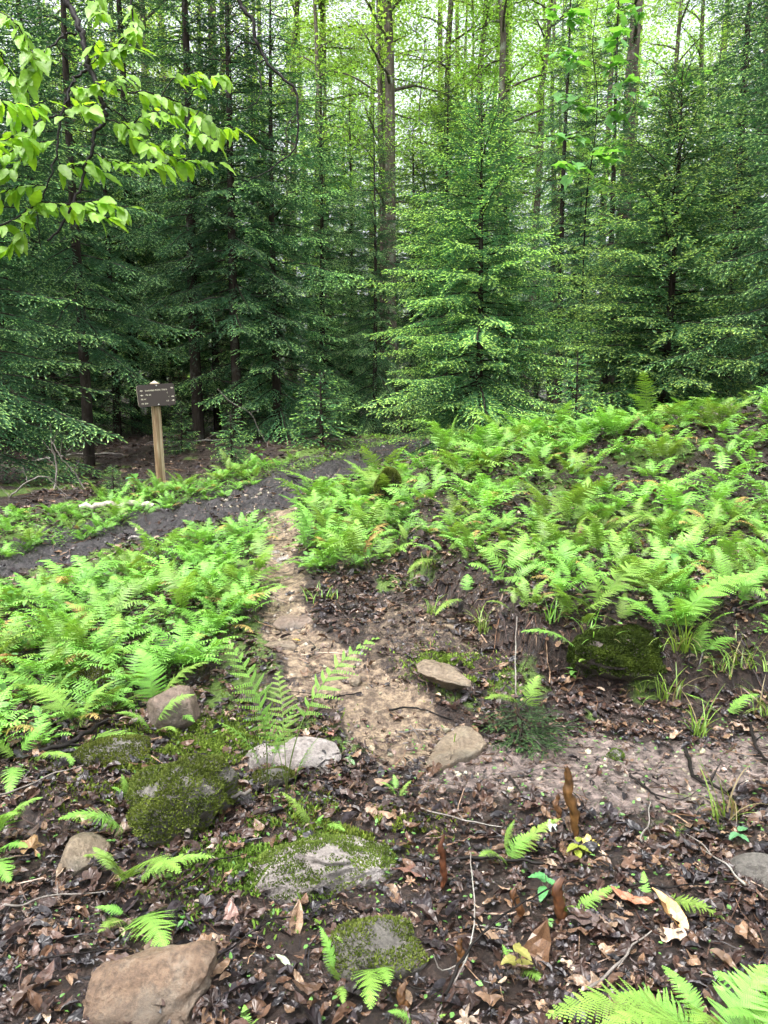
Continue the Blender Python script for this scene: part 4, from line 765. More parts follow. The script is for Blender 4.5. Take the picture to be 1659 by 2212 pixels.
letters('SHAVERS FORK TRAIL', .024, -.125, .052); letters('FR 49', .024, -.125, .0); letters('FR 41', .024, -.185, -.048); letters('FR 209', .024, -.185, -.1)
letters('7', .022, .125, .012); letters('1', .022, .14, -.035); letters('2.0', .022, .11, -.083)
def arrow(x, z, s):
    mb = MB(); mb.add([(x - s * .02, -.0363, z), (x + s * .002, -.0363, z + .011), (x + s * .002, -.0363, z - .011), (x + s * .002, -.0363, z + .004), (x + s * .016, -.0363, z + .004), (x + s * .016, -.0363, z - .004), (x + s * .002, -.0363, z - .004)], [(0, 1, 2)], (1, 1, 1)); mb.f.append(np.array([(3, 4, 5, 6)])); link('arrow', mb.mesh('arrow'), M_letter, board)
for x, z, s in ((-.17, .062, 1), (-.17, .008, 1), (.19, .075, -1), (.19, -.027, -1), (.19, -.075, -1)): arrow(x, z, s)
for z in (.115, -.112):
    v, f = ICO3; mb = MB(); mb.add(v * [.008, .006, .008] + [.012, -.038, z], f, (1, 1, 1)); link('bolt', mb.mesh('bolt', True), M_metal, board)
# turn board and edge towards the right of the viewer
board.rotation_euler = (0, R(-3.2), R(24)); board.location = (.02, -.03, bc)
# ------------------------------------------------------------------ beech branch with leaves
def px_line(l, Y0, Y1): n = len(l); return np.array([P(a, b, Y0 + (Y1 - Y0) * i / (n - 1)) for i, (a, b) in enumerate(l)])
def beech_leaf(seed):
    r = np.random.default_rng(seed); nl = 11; t = np.linspace(0, 1, nl); w = .27 * np.sin(PI * np.clip(t, 0, 1) ** .85) ** .8 * (1 - .3 * t); w[-1] = 0; w[0] = .01
    w = w * (1 + .10 * (np.arange(nl) % 2)); cx = np.array([-1, -.5, 0, .5, 1]); X = w[:, None] * cx; Y = np.tile(t[:, None], (1, 5)); Z = .22 * np.abs(X) * r.uniform(.3, 1.3) - .22 * Y ** 2 * r.uniform(.2, 1.4) + .02 * np.sin(t * 40)[:, None] * np.abs(cx)
    v = np.stack([X, Y, Z], -1).reshape(-1, 3); i = (np.arange(nl - 1)[:, None] * 5 + np.arange(4)); c = np.tile(np.array([[1.], [1.], [1.12], [1.], [1.]]), (nl, 1)) * np.ones((1, 3)); c *= (1 + .1 * np.repeat(np.arange(nl) % 2, 5))[:, None]
    mb = MB(); mb.add(v, np.stack([i, i + 1, i + 6, i + 5], -1).reshape(-1, 4), c); return mb
BL = [beech_leaf(s) for s in range(6)]
def dirmat(d, up):
    d = norm(d); x = norm(np.cross(d, up)); z = np.cross(x, d); return np.stack([x, d, z], -1)
br = thing('beech_branch', P(145, 0, 2.6), 'overhanging beech branch with bright backlit leaves at the upper left', 'branch'); bo = np.array(br.location)
LIN = [([(120,-120),(145,0),(160,30),(172,60),(180,90),(190,140),(200,160),(215,195),(222,230),(225,255),(222,270),(205,285),(200,320),(185,355),(175,400),(160,435),(130,490),(100,520)], 2.6, 2.3, .0105, 0, .3),
 ([(190,150),(165,165),(150,195),(140,230),(130,255),(125,300),(118,345),(100,400),(85,440),(80,470),(88,530)], 2.6, 2.35, .005, .0, .4),
 ([(165,72),(140,72),(120,95),(95,110),(82,135),(60,160),(50,200)], 2.6, 2.4, .004, .4, 1),
 ([(130,250),(95,258),(60,280),(20,330),(-40,355)], 2.45, 2.3, .0035, .2, 1),
 ([(218,195),(260,198),(310,200),(350,208),(400,228),(430,240),(465,272),(500,275),(525,285)], 2.5, 2.75, .0035, .25, .95),
 ([(225,230),(250,240),(285,275),(310,305),(340,325),(370,335),(400,345),(470,350)], 2.5, 2.6, .003, .2, .98),
 ([(225,258),(265,265),(300,300),(330,320)], 2.45, 2.35, .0025, .2, 1),
 ([(200,325),(230,345),(260,352),(310,355),(360,352)], 2.4, 2.3, .0025, .1, 1),
 ([(280,-40),(285,30),(290,60),(280,80),(260,100),(230,110),(200,95)], 2.7, 2.5, .003, .2, 1),
 ([(-40,500),(30,475),(50,460),(80,440),(130,440),(200,435),(240,440),(285,450)], 2.3, 2.35, .003, .1, 1),
 ([(160,435),(200,455),(235,470)], 2.35, 2.3, .002, .1, 1),
 ([(95,400),(60,400),(20,410),(-30,420)], 2.35, 2.3, .002, .0, 1),
 ([(85,445),(50,500),(20,530),(-20,545)], 2.35, 2.3, .002, .0, 1),
 ([(118,345),(150,360),(190,350),(225,372)], 2.35, 2.4, .002, .1, 1),
 ([(400,228),(420,190),(455,165),(485,160)], 2.6, 2.6, .002, .2, 1), ([(430,240),(420,262),(440,290),(470,305)], 2.6, 2.5, .002, .1, 1), ([(350,208),(380,165),(415,155),(440,165)], 2.6, 2.6, .002, .3, 1),
 ([(-40,10),(10,30),(40,60),(60,100),(80,130)], 2.5, 2.4, .003, .1, 1), ([(-40,80),(5,120),(20,160),(40,210),(30,260)], 2.3, 2.3, .003, .0, 1), ([(-40,200),(10,215),(60,230),(100,215)], 2.2, 2.3, .002, 0, 1), ([(-40,300),(0,310),(40,290),(70,300)], 2.2, 2.3, .002, 0, 1),
 ([(150,195),(190,190),(230,175),(270,160)], 2.5, 2.4, .002, .1, 1), ([(190,140),(215,120),(250,100),(300,105)], 2.55, 2.6, .002, .1, 1), ([(125,300),(80,310),(40,350),(0,370)], 2.4, 2.3, .002, .1, 1), ([(130,255),(170,225),(200,235)], 2.4, 2.3, .002, .1, 1), ([(200,-30),(205,10),(220,30)], 2.5, 2.4, .002, 0, 1),
 ([(285,275),(300,255),(340,240),(375,250)], 2.5, 2.45, .002, .1, 1), ([(340,325),(370,300),(400,290)], 2.5, 2.45, .002, .1, 1)]
tb = MB(); LP = []; LD = []
for l, Y0, Y1, r0, l0, l1 in LIN:
    c = curve_pts(px_line(l, Y0, Y1) - bo, len(l) * 4); c[1:] += rng.normal(0, .0025, (len(c) - 1, 3)); tube(tb, c, np.linspace(r0, max(.0012, r0 * .3), len(c)), 5, (1, 1, 1))
    if l0 > 0 or r0 < .0045:
        ln = np.linalg.norm(np.diff(c, axis=0), axis=1).cumsum(); tot = ln[-1]; m = int(tot * (l1 - l0) / .0095); 
        for j in range(m):
            s = tot * (l0 + (l1 - l0) * (j + .5) / m); i = min(np.searchsorted(ln, s), len(c) - 2); tg = norm(c[i + 1] - c[i]); sd = norm(np.cross(tg, [0, 0, 1.])) * (1 if j % 2 else -1)
            LP.append(c[i]); LD.append(norm(tg * .6 + sd * .55 + np.array([0, -.15, -.5]) + rng.normal(0, .27, 3)))
        LP.append(c[-1]); LD.append(norm(tg + np.array([0, 0, -.5])))
link('limb', tb.mesh('limb', True), M_twig, br)
LP = np.array(LP); LD = np.array(LD); n = len(LP); up = norm(np.array([0, -.3, 1.]) + rng.normal(0, .3, (n, 3))); Rm = dirmat(LD, up); mb = MB()
lc = np.array([(.23, .52, .06)]) * rng.uniform(.75, 1.15, (n, 1)); scatter(mb, BL, LP + LD * .005, Rm, rng.uniform(.036, .07, n), lc); link('leaves', mb.mesh('leaves', True), M_broad, br)
bb = thing('bare_branch', P(515, 0, 2.9), 'dark crooked bare branch hanging down at the upper middle left', 'branch'); bo = np.array(bb.location); tb = MB()
for l, r0, r1 in [([(495,-80),(515,0),(530,25),(548,45),(550,75),(556,95),(575,130),(600,160),(635,190),(642,210),(642,245),(645,275),(640,310),(625,335),(605,348),(585,365),(560,380),(530,390),(505,382)], .0075, .0012), ([(556,95),(525,92),(510,105),(495,125),(470,130),(445,125),(420,115),(385,110)], .003, .0012), ([(572,130),(552,138),(562,160),(565,195),(555,220),(525,235),(495,225),(475,200)], .0028, .001), ([(635,190),(665,186)], .002, .001), ([(642,245),(620,270),(618,300),(605,340)], .002, .0009), ([(625,335),(600,330),(575,315),(545,295)], .0015, .0009), ([(548,45),(540,60)], .002, .001)]:
    c = curve_pts(px_line(l, 2.9, 2.8) - bo, len(l) * 4); c[1:] += rng.normal(0, .002, (len(c) - 1, 3)); tube(tb, c, np.linspace(r0, r1, len(c)), 5, (1, 1, 1))
link('limb', tb.mesh('limb', True), M_twig, bb)
# ------------------------------------------------------------------ maple sapling
mp = thing('maple_sapling', (xat(1262, 12.3), 12.3, G(xat(1262, 12.3), 12.3)), 'slim maple sapling with large pale leaves in front of the dark trunk', 'sapling'); bo = np.array(mp.location)
def maple_leaf(seed):
    r = np.random.default_rng(seed); out = [(0, 0), (.18, -.06), (.34, .02), (.46, .2), (.40, .36), (.52, .6), (.3, .62), (.14, .72), (.06, .95), (0, 1.05)]; o = out + [(-a, b) for a, b in out[-2:0:-1]]; v = np.array([(0, .35)] + o); z = .25 * np.abs(v[:, 0]) - .25 * v[:, 1] ** 2 * r.uniform(.5, 1.3)
    mb = MB(); m = len(o); mb.add(np.c_[v, z], [[0, 1 + i, 1 + (i + 1) % m] for i in range(m)], (1, 1, 1)); return mb
ML = [maple_leaf(s) for s in range(4)]
tb = MB(); LP = []; LD = []
stem = [(1262,940),(1258,700),(1262,520),(1270,400),(1285,300),(1290,200),(1280,100),(1295,-20)]; c = curve_pts(px_line(stem, 12.3, 11.9) - bo, 40); tube(tb, c, np.linspace(.014, .004, 40), 6, (1, 1, 1))
for l in [[(1285,300),(1240,300),(1200,290)],[(1290,250),(1250,225),(1205,210)],[(1290,200),(1350,185),(1420,175),(1520,160)],[(1288,230),(1340,250),(1390,240)],[(1280,150),(1230,120),(1190,115)],[(1282,110),(1330,90),(1350,60)],[(1290,280),(1330,300),(1345,320)],[(1275,360),(1240,365),(1215,350)],[(1285,320),(1300,335),(1322,342)],[(1290,160),(1330,140),(1400,120)],[(1280,60),(1240,40),(1180,20)],[(1285,20),(1340,15),(1390,40)],[(1275,400),(1300,390),(1290,430)],[(1290,215),(1360,215),(1440,210)]]:
    c = curve_pts(px_line(l, 11.9, 11.9 + rng.uniform(-.6, .3)) - bo, 12); tube(tb, c, np.linspace(.005, .002, 12), 4, (1, 1, 1))
    for i in range(3, 12):
        for sd in (-1, 1):
            if rng.random() < .72: LP.append(c[i] + rng.normal(0, .05, 3)); LD.append(norm(np.array([sd * .8, -.3, -.35]) + rng.normal(0, .35, 3)))
link('stem', tb.mesh('stem', True), M_twig, mp); LP = np.array(LP); LD = np.array(LD); n = len(LP); mb = MB()
scatter(mb, ML, LP, dirmat(LD, norm(np.array([0, -.15, 1.]) + rng.normal(0, .2, (n, 3)))), rng.uniform(.12, .23, n), np.array([(.16, .36, .1)]) * rng.uniform(.7, 1.2, (n, 1))); link('leaves', mb.mesh('leaves'), M_broad, mp)
# ------------------------------------------------------------------ grass tufts
def grass(px, py, n, L, label, spread=.05, col=(.19, .34, .06), mat=None, name='grass_tuft'):
    b = gp(px, py); mb = MB(); K = 7; s = np.linspace(0, 1, K)
    for _ in range(n):
        a = rng.uniform(0, 6.28); l = L * rng.uniform(.5, 1.15); bend = rng.uniform(.5, 2.0); th = rng.uniform(.05, .5) + bend * s ** 1.3; dx = np.cumsum(np.sin(th)) * l / K; dz = np.cumsum(np.cos(th)) * l / K
        o = np.array([rng.normal(0, spread * .5), rng.normal(0, spread * .5), -.01]); c = o + np.stack([np.cos(a) * dx, np.sin(a) * dx, dz], -1); w = .0038 * (1 - s) ** .7 + .0004; sd = np.array([-math.sin(a), math.cos(a), 0]) 
        v = np.concatenate([c - sd * w[:, None], c + sd * w[:, None]]); k = np.arange(K - 1); cc = np.array(col) * rng.uniform(.7, 1.3)
        if rng.random() < .15: cc = np.array((.3, .26, .13))
        mb.add(v, np.stack([k, k + 1, k + 1 + K, k + K], -1), cc)
    o = link(name, mb.mesh(name), mat or M_grass, None, label=label, category='grass tuft'); o.location = b
grass(1050,1365,26,.26,'grass tuft on the bank lip right of the sandy cut'); grass(1190,1345,20,.24,'grass tuft behind the arching bank frond'); grass(1470,1420,34,.34,'tall grass tuft on the right bank')
grass(1510,1600,18,.28,'long grass tuft drooping at the edge of the muddy path', .04); grass(1440,1530,22,.28,'grass hanging from the cut of the right bank'); grass(1620,1450,40,.24,'low grass clump at the right edge of the bank', .15)
grass(1560,1790,16,.3,'flattened grass blades lying on the muddy path', .06); grass(930,1330,14,.16,'small grass sprig on the sandy cut'); grass(690,1290,26,.14,'grass edging the sandy path on its right', .12); grass(540,1300,22,.13,'grass edging the sandy path on its left', .12)
for a_, b_, n_g, l_g, lb in [(1150,1230,16,.22,'grass tuft among ferns left of the silvery fern'),(1350,1180,18,.24,'grass tuft on the upper bank face behind the silvery fern'),(1600,1220,20,.26,'grass tuft high on the bank at the right edge'),(1270,1370,18,.22,'grass tuft just above the mossy hummock'),(1560,1470,24,.24,'grass tuft drooping beside the tall tuft at right'),(1380,1500,16,.2,'grass drooping over the foot of the mossy hummock'),(930,1240,14,.18,'grass tuft below the hanging fern of the bank'),(1650,1560,22,.24,'grass at the right edge where the muddy path leaves')]: grass(a_, b_, n_g, l_g, lb)
grass(1000,1600,10,.12,'grass sprig beside the flat triangular slab'); grass(1300,1400,12,.2,'thin grass on top of the mossy hummock')
# ------------------------------------------------------------------ low herbs on the verges
def herb_leaf():
    mb = MB(); v = np.array([(0, 0, 0), (.28, .3, .05), (.24, .7, .02), (0, 1, -.08), (-.24, .7, .02), (-.28, .3, .05), (0, .5, -.03)]); mb.add(v, [[6, i, (i + 1) % 6] for i in range(6)], (1, 1, 1)); return mb
HL = [herb_leaf()]
def herbs(poly, n, s0, s1, col, hmax=.05, y1=14):
    q = np.array(sample_poly(poly, n, y1=y1)); m = len(q); z = hz(q[:, 0], q[:, 1]) + rng.uniform(.005, hmax, m); d = norm(rng.normal(size=(m, 3)) * np.array([1, 1, .3]) + np.array([0, 0, .2]))
    return np.c_[q, z], dirmat(d, norm(np.array([0, 0, 1.]) + rng.normal(0, .25, (m, 3)))), rng.uniform(s0, s1, m), np.array(col)[None] * rng.uniform(.6, 1.3, (m, 1))
mb = MB()
for poly, n, s0, s1, h, c in [([(480,1140),(560,1105),(620,1120),(600,1160),(480,1160)], 2500, .015, .03, .05, (.1, .22, .04)), ([(0,1290),(200,1215),(430,1165),(560,1150),(560,1200),(200,1270),(-100,1350)], 5000, .012, .028, .05, (.1, .21, .04)),
    (POLY['left'][0], 6000, .012, .03, .09, (.1, .22, .04)), (POLY['verge'][0], 2500, .015, .03, .1, (.1, .23, .04)), (POLY['sign'][0], 5000, .02, .04, .08, (.12, .26, .04)), (POLY['bank'][0], 5000, .02, .045, .15, (.1, .22, .04)),
    (POLY['left'][0], 500, .035, .07, .2, (.12, .27, .06)), (POLY['bank'][0], 700, .04, .08, .3, (.12, .27, .06)), (POLY['slope'][0], 1500, .012, .035, .08, (.12, .26, .05)), (POLY['verge'][0], 200, .035, .07, .2, (.12, .27, .06)),
    ([(560,1030),(700,970),(860,930),(870,945),(720,990),(640,1020)], 4000, .02, .035, .06, (.16, .3, .04)), ([(1380,1400),(1700,1380),(1700,1480),(1450,1480)], 900, .015, .035, .12, (.1, .22, .04)), ([(0,1560),(1700,1560),(1700,2212),(0,2212)], 1500, .008, .022, .03, (.12, .26, .06))]:
    p_, r_, s_, c_ = herbs(poly, n, s0, s1, c, h); scatter(mb, HL, p_, r_, s_, c_)
link('low_herbs', mb.mesh('low_herbs'), M_fern, kind='stuff')
# broad-leaved seedlings with countable leaves
def seedling(px, py, h, ls, n, label, col=(.13, .29, .06), lean=.1, LT_=None):
    b = gp(px, py); t = thing('seedling', b, label, 'seedling'); mb = MB(); tipp = np.array([rng.uniform(-lean, lean) * h * 2, -.1 * h, h]); c = curve_pts([(0, 0, -.01), tipp * .5 + rng.normal(0, .01, 3), tipp], 8); tube(mb, c, np.linspace(.0022, .001, 8), 4, (.08, .06, .03)); link('stem', mb.mesh('stem'), M_dead, t)
    a = rng.uniform(0, 6.28) + np.arange(n) * 2.4; d = norm(np.stack([np.cos(a), np.sin(a), np.full(n, .0)], -1) + rng.normal(0, .15, (n, 3))); p = c[-1][None] - np.array([0, 0, 1.]) * (np.arange(n) * h * .12)[:, None]; mb = MB()
    scatter(mb, LT_ or BL, p, dirmat(d, np.tile([0, 0, 1.], (n, 1))), ls * rng.uniform(.8, 1.15, n), np.tile(col, (n, 1))); link('leaves', mb.mesh('leaves'), M_broad, t)
seedling(1462, 1240, .2, .11, 5, 'broad leaved seedling with oval leaves among the ferns on the right bank', (.13, .33, .09)); seedling(1420, 1330, .12, .08, 5, 'yellow green seedling on the right bank below the taller one')
seedling(1170, 1960, .1, .06, 4, 'pale green seedling left of the standing curled leaf', (.12, .3, .1)); seedling(1240, 1850, .06, .05, 5, 'yellowish seedling under the tall curled brown leaf', (.3, .38, .06)); seedling(1110, 2130, .11, .05, 5, 'seedling with yellow leaves near the bottom middle', (.4, .42, .12))
seedling(755, 1650, .03, .045, 3, 'pale seedling leaves beside the pale quartz rock', (.2, .34, .16)); seedling(400, 2010, .05, .03, 6, 'tiny green seedling in dead leaves', (.13, .3, .07)); seedling(355, 1925, .12, .03, 6, 'slim sprig left of the drooping fern'); seedling(1590, 1830, .05, .05, 3, 'round leaved seedling by the muddy path at right', (.12, .3, .12))
seedling(180, 1250, .2, .08, 6, 'leafy plant on the left edge of the dark trail'); seedling(560, 1000, .25, .12, 5, 'broad leaved plant on the trail verge beside the spruce seedling'); seedling(300, 1080, .3, .16, 4, 'broad pale leaf plant just left of the signpost foot', (.1, .25, .12)); seedling(1240, 1460, .07, .05, 5, 'bright sprig under the bank frond')
# ------------------------------------------------------------------ standing curled brown leaves, fallen branches, stump
def curled(px0, py0, px1, py1, wid, label, dY=0.):
    b = gp(px0, py0) if False else None
    g = hit(px0, py0); Y = g[1] + dY; A = P(px0, py0, Y); B = P(px1, py1, Y + .02); t = thing('curled_leaf', A, label, 'dead leaf'); n = 16; s = np.linspace(0, 1, n); ax = (B - A)[None] * s[:, None]; ax[:, 0] += .006 * np.sin(s * 7); m = 9
    th = np.linspace(-2.2, 2.2, m) + 1.57; w = wid * np.sin(PI * (s * .9 + .06)) ** .6 * (1 + .12 * np.sin(s * 60)); v = ax[:, None] + np.stack([np.cos(th)[None] * w[:, None], -np.sin(th)[None] * w[:, None] * .8, (np.cos(th * 2)[None] * w[:, None]) * .6], -1) + rng.normal(0, wid * .09, (n, m, 3)) + (fbm(s * 5 + px0, s * 0, o=2) * wid * 1.2)[:, None, None] * np.array([1, .3, 0])
    i = (np.arange(n - 1)[:, None] * m + np.arange(m - 1)); mb = MB(); cc = np.array([(.09, .04, .014)]) * (1 + .35 * np.sin(np.repeat(s, m) * 60))[:, None] * rng.uniform(.7, 1.2, (n * m, 1)); mb.add(v.reshape(-1, 3), np.stack([i, i + 1, i + m + 1, i + m], -1).reshape(-1, 4), cc); link('blade', mb.mesh('blade', True), M_dead, t)
    mb = MB(); g2 = np.array([g[0], Y, G(g[0], Y) - .01]); tube(mb, curve_pts([g2 - A, (g2 - A) * .4 + [.005, 0, 0], ax[4], ax[-1]], 14), np.linspace(.003, .0012, 14), 4, (.05, .03, .02)); link('stem', mb.mesh('stem'), M_dead, t)
curled(1240,1815,1222,1655,.018,'tallest standing curled brown leaf by the muddy path'); curled(1202,1780,1205,1715,.011,'short curled leaf pressed against the tallest one'); curled(1205,2010,1212,1895,.017,'standing curled brown leaf straight below the tallest one')
curled(955,1925,962,1800,.011,'thin upright curled leaf right of the striped quartz rock'); curled(1120,2000,1112,1915,.013,'curled brown leaf leaning left of the pale seedling'); curled(990,2090,995,2025,.010,'small curled leaf near the small mossy stone'); curled(868,2190,872,2120,.011,'curled brown leaf at the bottom middle'); curled(1412,1072,1405,1040,.03,'rusty broken stub among the ferns on the bank')
def flat_leaf(px, py, L, k, col, label, rot, cat='dead leaf'):
    b = gp(px, py, .03); me = MB(); T = LT[k]; v = np.concatenate(T.v); me.v = [v]; me.c = [np.tile(col, (len(v), 1))]; me.f = T.f; me.n = len(v); o = link('fallen_leaf', me.mesh('fallen_leaf'), M_dead, None, label=label, category=cat); o.location = b; o.rotation_euler = rot; o.scale = (L,) * 3
flat_leaf(1440, 2010, .16, 0, (.62, .42, .16), 'large yellow tan leaf shining on the dark litter', (.5, .2, .5)); flat_leaf(1360, 1985, .13, 3, (.25, .09, .06), 'reddish leaf left of the large yellow tan one', (.2, .1, 1.3)); flat_leaf(1280, 2020, .15, 1, (.13, .1, .085), 'ribbed grey brown leaf lying right of a standing curled leaf', (.1, .1, 1.45))
flat_leaf(895, 1895, .13, 2, (.16, .09, .06), 'rolled brown leaf right of the striped quartz rock', (.2, .2, 1.4)); flat_leaf(1275, 1830, .07, 4, (.6, .42, .12), 'small orange yellow leaf beside the tallest curled leaf', (.1, .2, .3)); flat_leaf(610, 2090, .06, 0, (.3, .36, .24), 'grey green leaf on the litter at the bottom', (.3, .1, .9)); flat_leaf(1190, 1795, .055, 5, (.6, .66, .62), 'pale bluish white leaf on the muddy path', (.4, .1, .3)); flat_leaf(715, 1600, .06, 1, (.32, .16, .1), 'reddish brown leaf on the sand by the quartz rocks', (.4, .1, .2)); flat_leaf(640, 1378, .05, 1, (.4, .2, .05), 'orange leaf at the end of the stepping stone', (.1, .1, 1.3))
flat_leaf(70, 1850, .1, 4, (.24, .13, .07), 'curly brown leaf at the far left', (.3, .3, .3)); flat_leaf(640, 2000, .11, 0, (.28, .19, .13), 'tan leaf standing up in the litter at bottom centre', (1.0, .2, .1)); flat_leaf(500, 1990, .1, 2, (.3, .2, .15), 'tan leaf in the litter right of the drooping fern', (.9, .2, .4)); flat_leaf(1160, 2080, .17, 3, (.12, .065, .035), 'large ribbed dark brown leaf by the bottom seedling', (.9, .2, -.5))
def stick(pxs, r0, r1, label, mat=M_pale, lift=.02, name='fallen_branch', subs=0, cat='branch'):
    lift = lift + .012; pts_ = np.array([gp(a, b, lift if len(q) == 0 else q[0]) for a, b, *q in pxs]); b = pts_[0].copy(); t = link(name, None) if False else None
    mb = MB(); c = curve_pts(pts_ - b, len(pxs) * 5); c[1:] += rng.normal(0, r0 * .35, (len(c) - 1, 3)); rad = np.linspace(r0, r1, len(c)) * rng.uniform(.85, 1.15, len(c)); tube(mb, c, rad, 7, (1, 1, 1)); mb.add(c[0] + rand_unit(3) * r0 * .1, [[0, 1, 2]], (1, 1, 1))
    for _ in range(subs): j = rng.integers(3, len(c) - 3); e = c[j] + np.array([rng.normal(), rng.normal() * .4, abs(rng.normal()) * .5]) * np.linalg.norm(c[-1] - c[0]) * .2; tube(mb, curve_pts([c[j], (c[j] + e) / 2 + rng.normal(0, .02, 3), e], 7), np.linspace(r1 * .9 + .001, .0015, 7), 4, (1, 1, 1))
    o = link(name, mb.mesh(name, True), mat, None, label=label, category=cat); o.location = b
stick([(405,1835),(420,1795),(445,1768),(480,1758),(540,1745)], .011, .007, 'crooked grey stick leaning beside the mossy boulder', lift=.05); stick([(170,1108,.06),(240,1106,.06),(330,1105,.05)], .035, .03, 'pale birch log lying behind the left end of the trail', M_white, cat='log', name='birch_log')
stick([(880,1868),(960,1868),(1050,1870),(1170,1885)], .008, .005, 'wet black stick lying across the litter', M_twig, .02); stick([(700,1518),(780,1500)], .006, .003, 'thin stick on the sandy path', M_twig, .012, subs=2); stick([(840,1535),(900,1530),(980,1560)], .006, .003, 'dark root below the dark angular rock', M_twig, .012)
stick([(1480,1640),(1500,1690),(1560,1720),(1600,1760)], .009, .005, 'dark root crossing the muddy path at right', M_twig, .015, subs=3); stick([(1360,1690),(1400,1720),(1440,1760)], .006, .003, 'dark twig on the muddy path left of the root', M_twig, .012, subs=1); stick([(1100,1690),(1130,1740)], .006, .003, 'short dark twig on the muddy path', M_twig, .012); stick([(1620,1580),(1640,1640),(1700,1700)], .008, .005, 'dark root at the right edge of the muddy path', M_twig, .02, subs=2)
stick([(960,2230,.1),(1010,2130,.12),(1090,2060,.12),(1200,1980,.1)], .005, .002, 'thin bent stem rising across the bottom middle litter', M_twig, .1, subs=2); stick([(940,2215,.02),(1020,2080,.08),(1015,1930,.14)], .003, .0015, 'pale thin twig rising at the bottom middle', M_pale, subs=2)
def stickP(lines, label, base, mat=M_pale, name='dead_branch', r0=.012):
    Y = hit(*base)[1]; b = gp(*base); mb = MB()
    for l, ra in lines: c = curve_pts(np.array([P(x_, y_, Y + rng.uniform(-.1, .1)) for x_, y_ in l]) - b, len(l) * 5); c[1:] += rng.normal(0, .006, (len(c) - 1, 3)); tube(mb, c, np.linspace(ra, ra * .4, len(c)), 5, (1, 1, 1))
    o = link(name, mb.mesh(name, True), mat, None, label=label, category='branch'); o.location = b
stickP([([(118,1062),(122,1010),(112,960),(108,915)], .014), ([(122,1010),(100,985)], .006), ([(112,960),(125,930)], .006), ([(118,985),(90,950)], .006)], 'crooked pale dead stem left of the sign', (118,1060))
stickP([([(186,1062),(160,1020),(130,985),(110,950)], .011), ([(160,1020),(175,985)], .006), ([(130,985),(135,945)], .006), ([(150,1005),(135,1025)], .005)], 'second dead stem leaning across the crooked one', (186,1060))
stickP([([(-10,1012),(60,1000),(140,985),(240,980),(270,984)], .03), ([(140,985),(160,960)], .01)], 'pale fallen pole in the dark wood at left', (60,1000))
stickP([([(480,950),(440,951),(400,955),(335,953),(305,966),(265,967)], .013), ([(400,955),(380,942),(352,936)], .009), ([(360,955),(385,985),(400,1000)], .006), ([(440,951),(470,935)], .006)], 'bare pale branch lying low behind the signpost', (430,962))
stickP([([(470,840),(500,870),(540,892),(560,930),(580,965)], .009), ([(540,892),(560,885)], .004)], 'thin dead branch hanging down to the trail right of the sign', (580,965))
stickP([([(20,1075),(60,1040),(100,1030),(130,1050)], .010), ([(60,1040),(50,1010)], .006), ([(20,1075),(0,1050)], .006), ([(100,1030),(150,1075)], .006)], 'tangle of dead brush at the far left edge of the wood', (20,1078))
stick([(620,1030),(680,1036),(700,1022)], .012, .006, 'dark wet stick on the trail bend', M_twig, .02, subs=1); stick([(-20,1640),(120,1640),(220,1600),(330,1540)], .014, .006, 'dark branch under the ferns at left', M_twig, .03, subs=3)
stick([(1115,1500,.02),(1112,1450,.12),(1115,1400,.2)], .004, .003, 'slim upright pale twig below the bank frond', M_pale)
b = gp(838, 1092); me, v = rock_mesh((.2, .2, .34), 55, ICO3, 5, .08, 'stump'); o = link('mossy_stump', me, M_bark, None, label='small mossy stump rising from the verge ferns', category='stump'); o.location = b + [0, .05, .12]; moss_on(o, v, ICO3[1], M_moss, dens=1.2, hmin=-.2, blade=.013)
#@@LIGHT@@
for k, (a, b, l, r0) in enumerate([(120,1960,.3,.004),(520,2080,.35,.004),(760,2050,.25,.003),(1330,2120,.3,.005),(1480,1940,.35,.004),(1260,1760,.3,.003),(1000,1780,.3,.004),(640,1980,.3,.003),(200,2100,.25,.003),(1550,1880,.3,.004),(880,2160,.3,.003),(450,1900,.3,.004),(80,1720,.35,.005),(700,1740,.25,.003),(1130,1840,.25,.003),(1400,1800,.3,.004)]):
    q = gp(a, b); an = rng.uniform(-.7, .7) + (k % 2) * 1.2; n = 7; t_ = np.linspace(-.5, .5, n) * l; xy = q[None, :2] + np.stack([np.cos(an) * t_, np.sin(an) * t_], -1) + rng.normal(0, .008, (n, 2)).cumsum(0); c = np.c_[xy, hz(xy[:, 0], xy[:, 1]) + .03 + rng.uniform(-.01, .02)] - q
    mb = MB(); tube(mb, curve_pts(c, 18), np.linspace(r0, r0 * .4, 18), 5, (1, 1, 1)); tube(mb, [c[3], c[3] + rng.normal(0, .03, 3) + [0, 0, .02]], [r0 * .5, r0 * .2], 4, (1, 1, 1)); o = link('fallen_twig', mb.mesh('fallen_twig', True), M_twig if k % 3 else M_pale, None, label='thin forked twig lying loose on the dead leaf litter', category='twig', group='loose twigs on the leaf litter'); o.location = q
mb = MB()
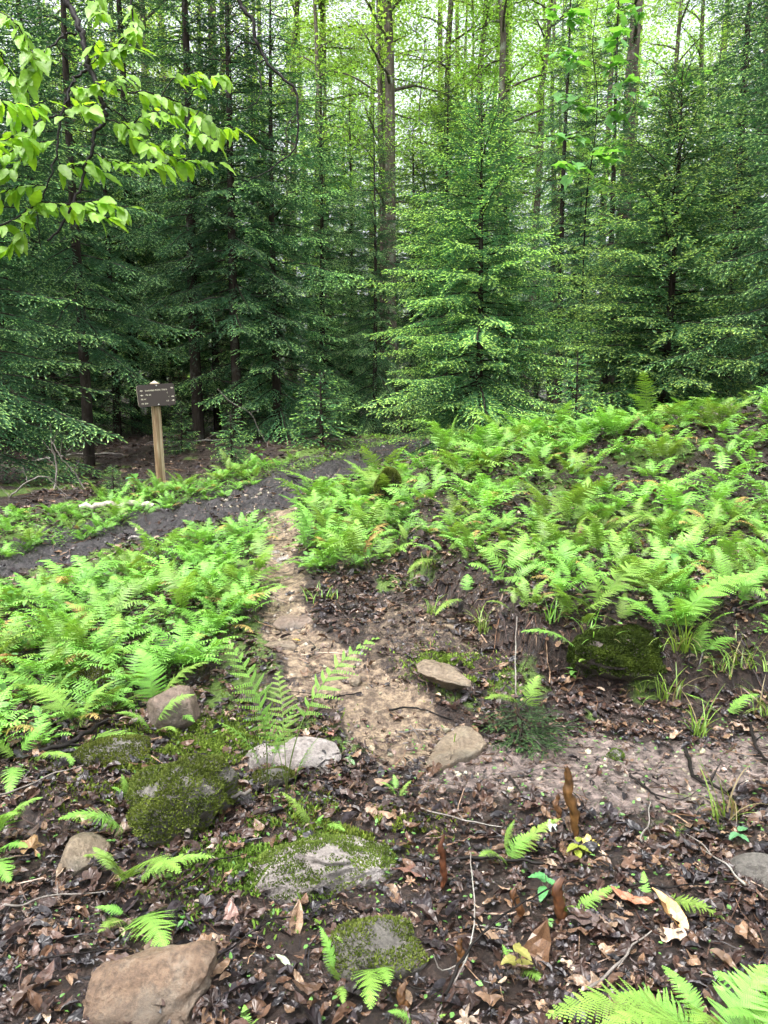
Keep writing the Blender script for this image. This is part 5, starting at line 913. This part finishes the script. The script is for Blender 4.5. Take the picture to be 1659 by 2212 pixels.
for _ in range(150):
    k = rng.integers(0, len(CUT) - 2); a = np.array(CUT[k]); b = np.array(CUT[k + 1]); q = a + (b - a) * rng.random() + rng.normal(0, .04, 2) + [0, .05]; L = rng.uniform(.06, .28); n = 7; w_ = np.array([rng.normal(0, .5), -1.]); w_ = w_ / np.hypot(*w_)
    xy = q[None] + w_[None] * (np.linspace(0, L, n))[:, None] + rng.normal(0, .006, (n, 2)).cumsum(0); z = hz(xy[:, 0], xy[:, 1]) + .008 + rng.normal(0, .006, n); z = np.maximum(z, z[0] - np.linspace(0, L * 1.3, n)); tube(mb, np.c_[xy, z], np.linspace(rng.uniform(.0015, .004), .0008, n), 4, PAL[rng.integers(0, 7)] * rng.uniform(.5, 1.6), False)
link('bank_roots', mb.mesh('bank_roots'), M_dead, kind='stuff')
# ------------------------------------------------------------------ world, sun, render
w = bpy.data.worlds.new('World'); S.world = w; w.use_nodes = True; t = w.node_tree; bg = t.nodes['Background']
sk = t.nodes.new('ShaderNodeTexSky'); sk.sky_type = 'NISHITA'; sk.sun_disc = False; sk.sun_elevation = R(70); sk.sun_rotation = R(-140); sk.dust_density = 6; sk.air_density = 1.0; sk.ozone_density = 1.0
hs = t.nodes.new('ShaderNodeHueSaturation'); hs.inputs['Saturation'].default_value = .28; t.links.new(sk.outputs[0], hs.inputs['Color']); t.links.new(hs.outputs[0], bg.inputs[0]); bg.inputs[1].default_value = .15
sun = bpy.data.objects.new('sun', bpy.data.lights.new('sun', 'SUN')); C.objects.link(sun); sun.data.energy = 1.1; sun.data.angle = R(40); sun.data.color = (1, .99, .97)
sun.rotation_euler = Vector((-math.sin(R(-140)) * math.cos(R(70)), -math.cos(R(-140)) * math.cos(R(70)), -math.sin(R(70)))).to_track_quat('-Z', 'Y').to_euler()
S.view_settings.view_transform = 'Standard'; S.view_settings.look = 'None'; S.view_settings.gamma = 1; S.view_settings.exposure = 1.85
S.cycles.max_bounces = 4; S.cycles.diffuse_bounces = 3; S.cycles.glossy_bounces = 2; S.cycles.transmission_bounces = 3; S.cycles.use_denoising = True; S.cycles.caustics_reflective = False
S.cycles.use_adaptive_sampling = True; S.cycles.adaptive_threshold = .05
S.render.use_persistent_data = False
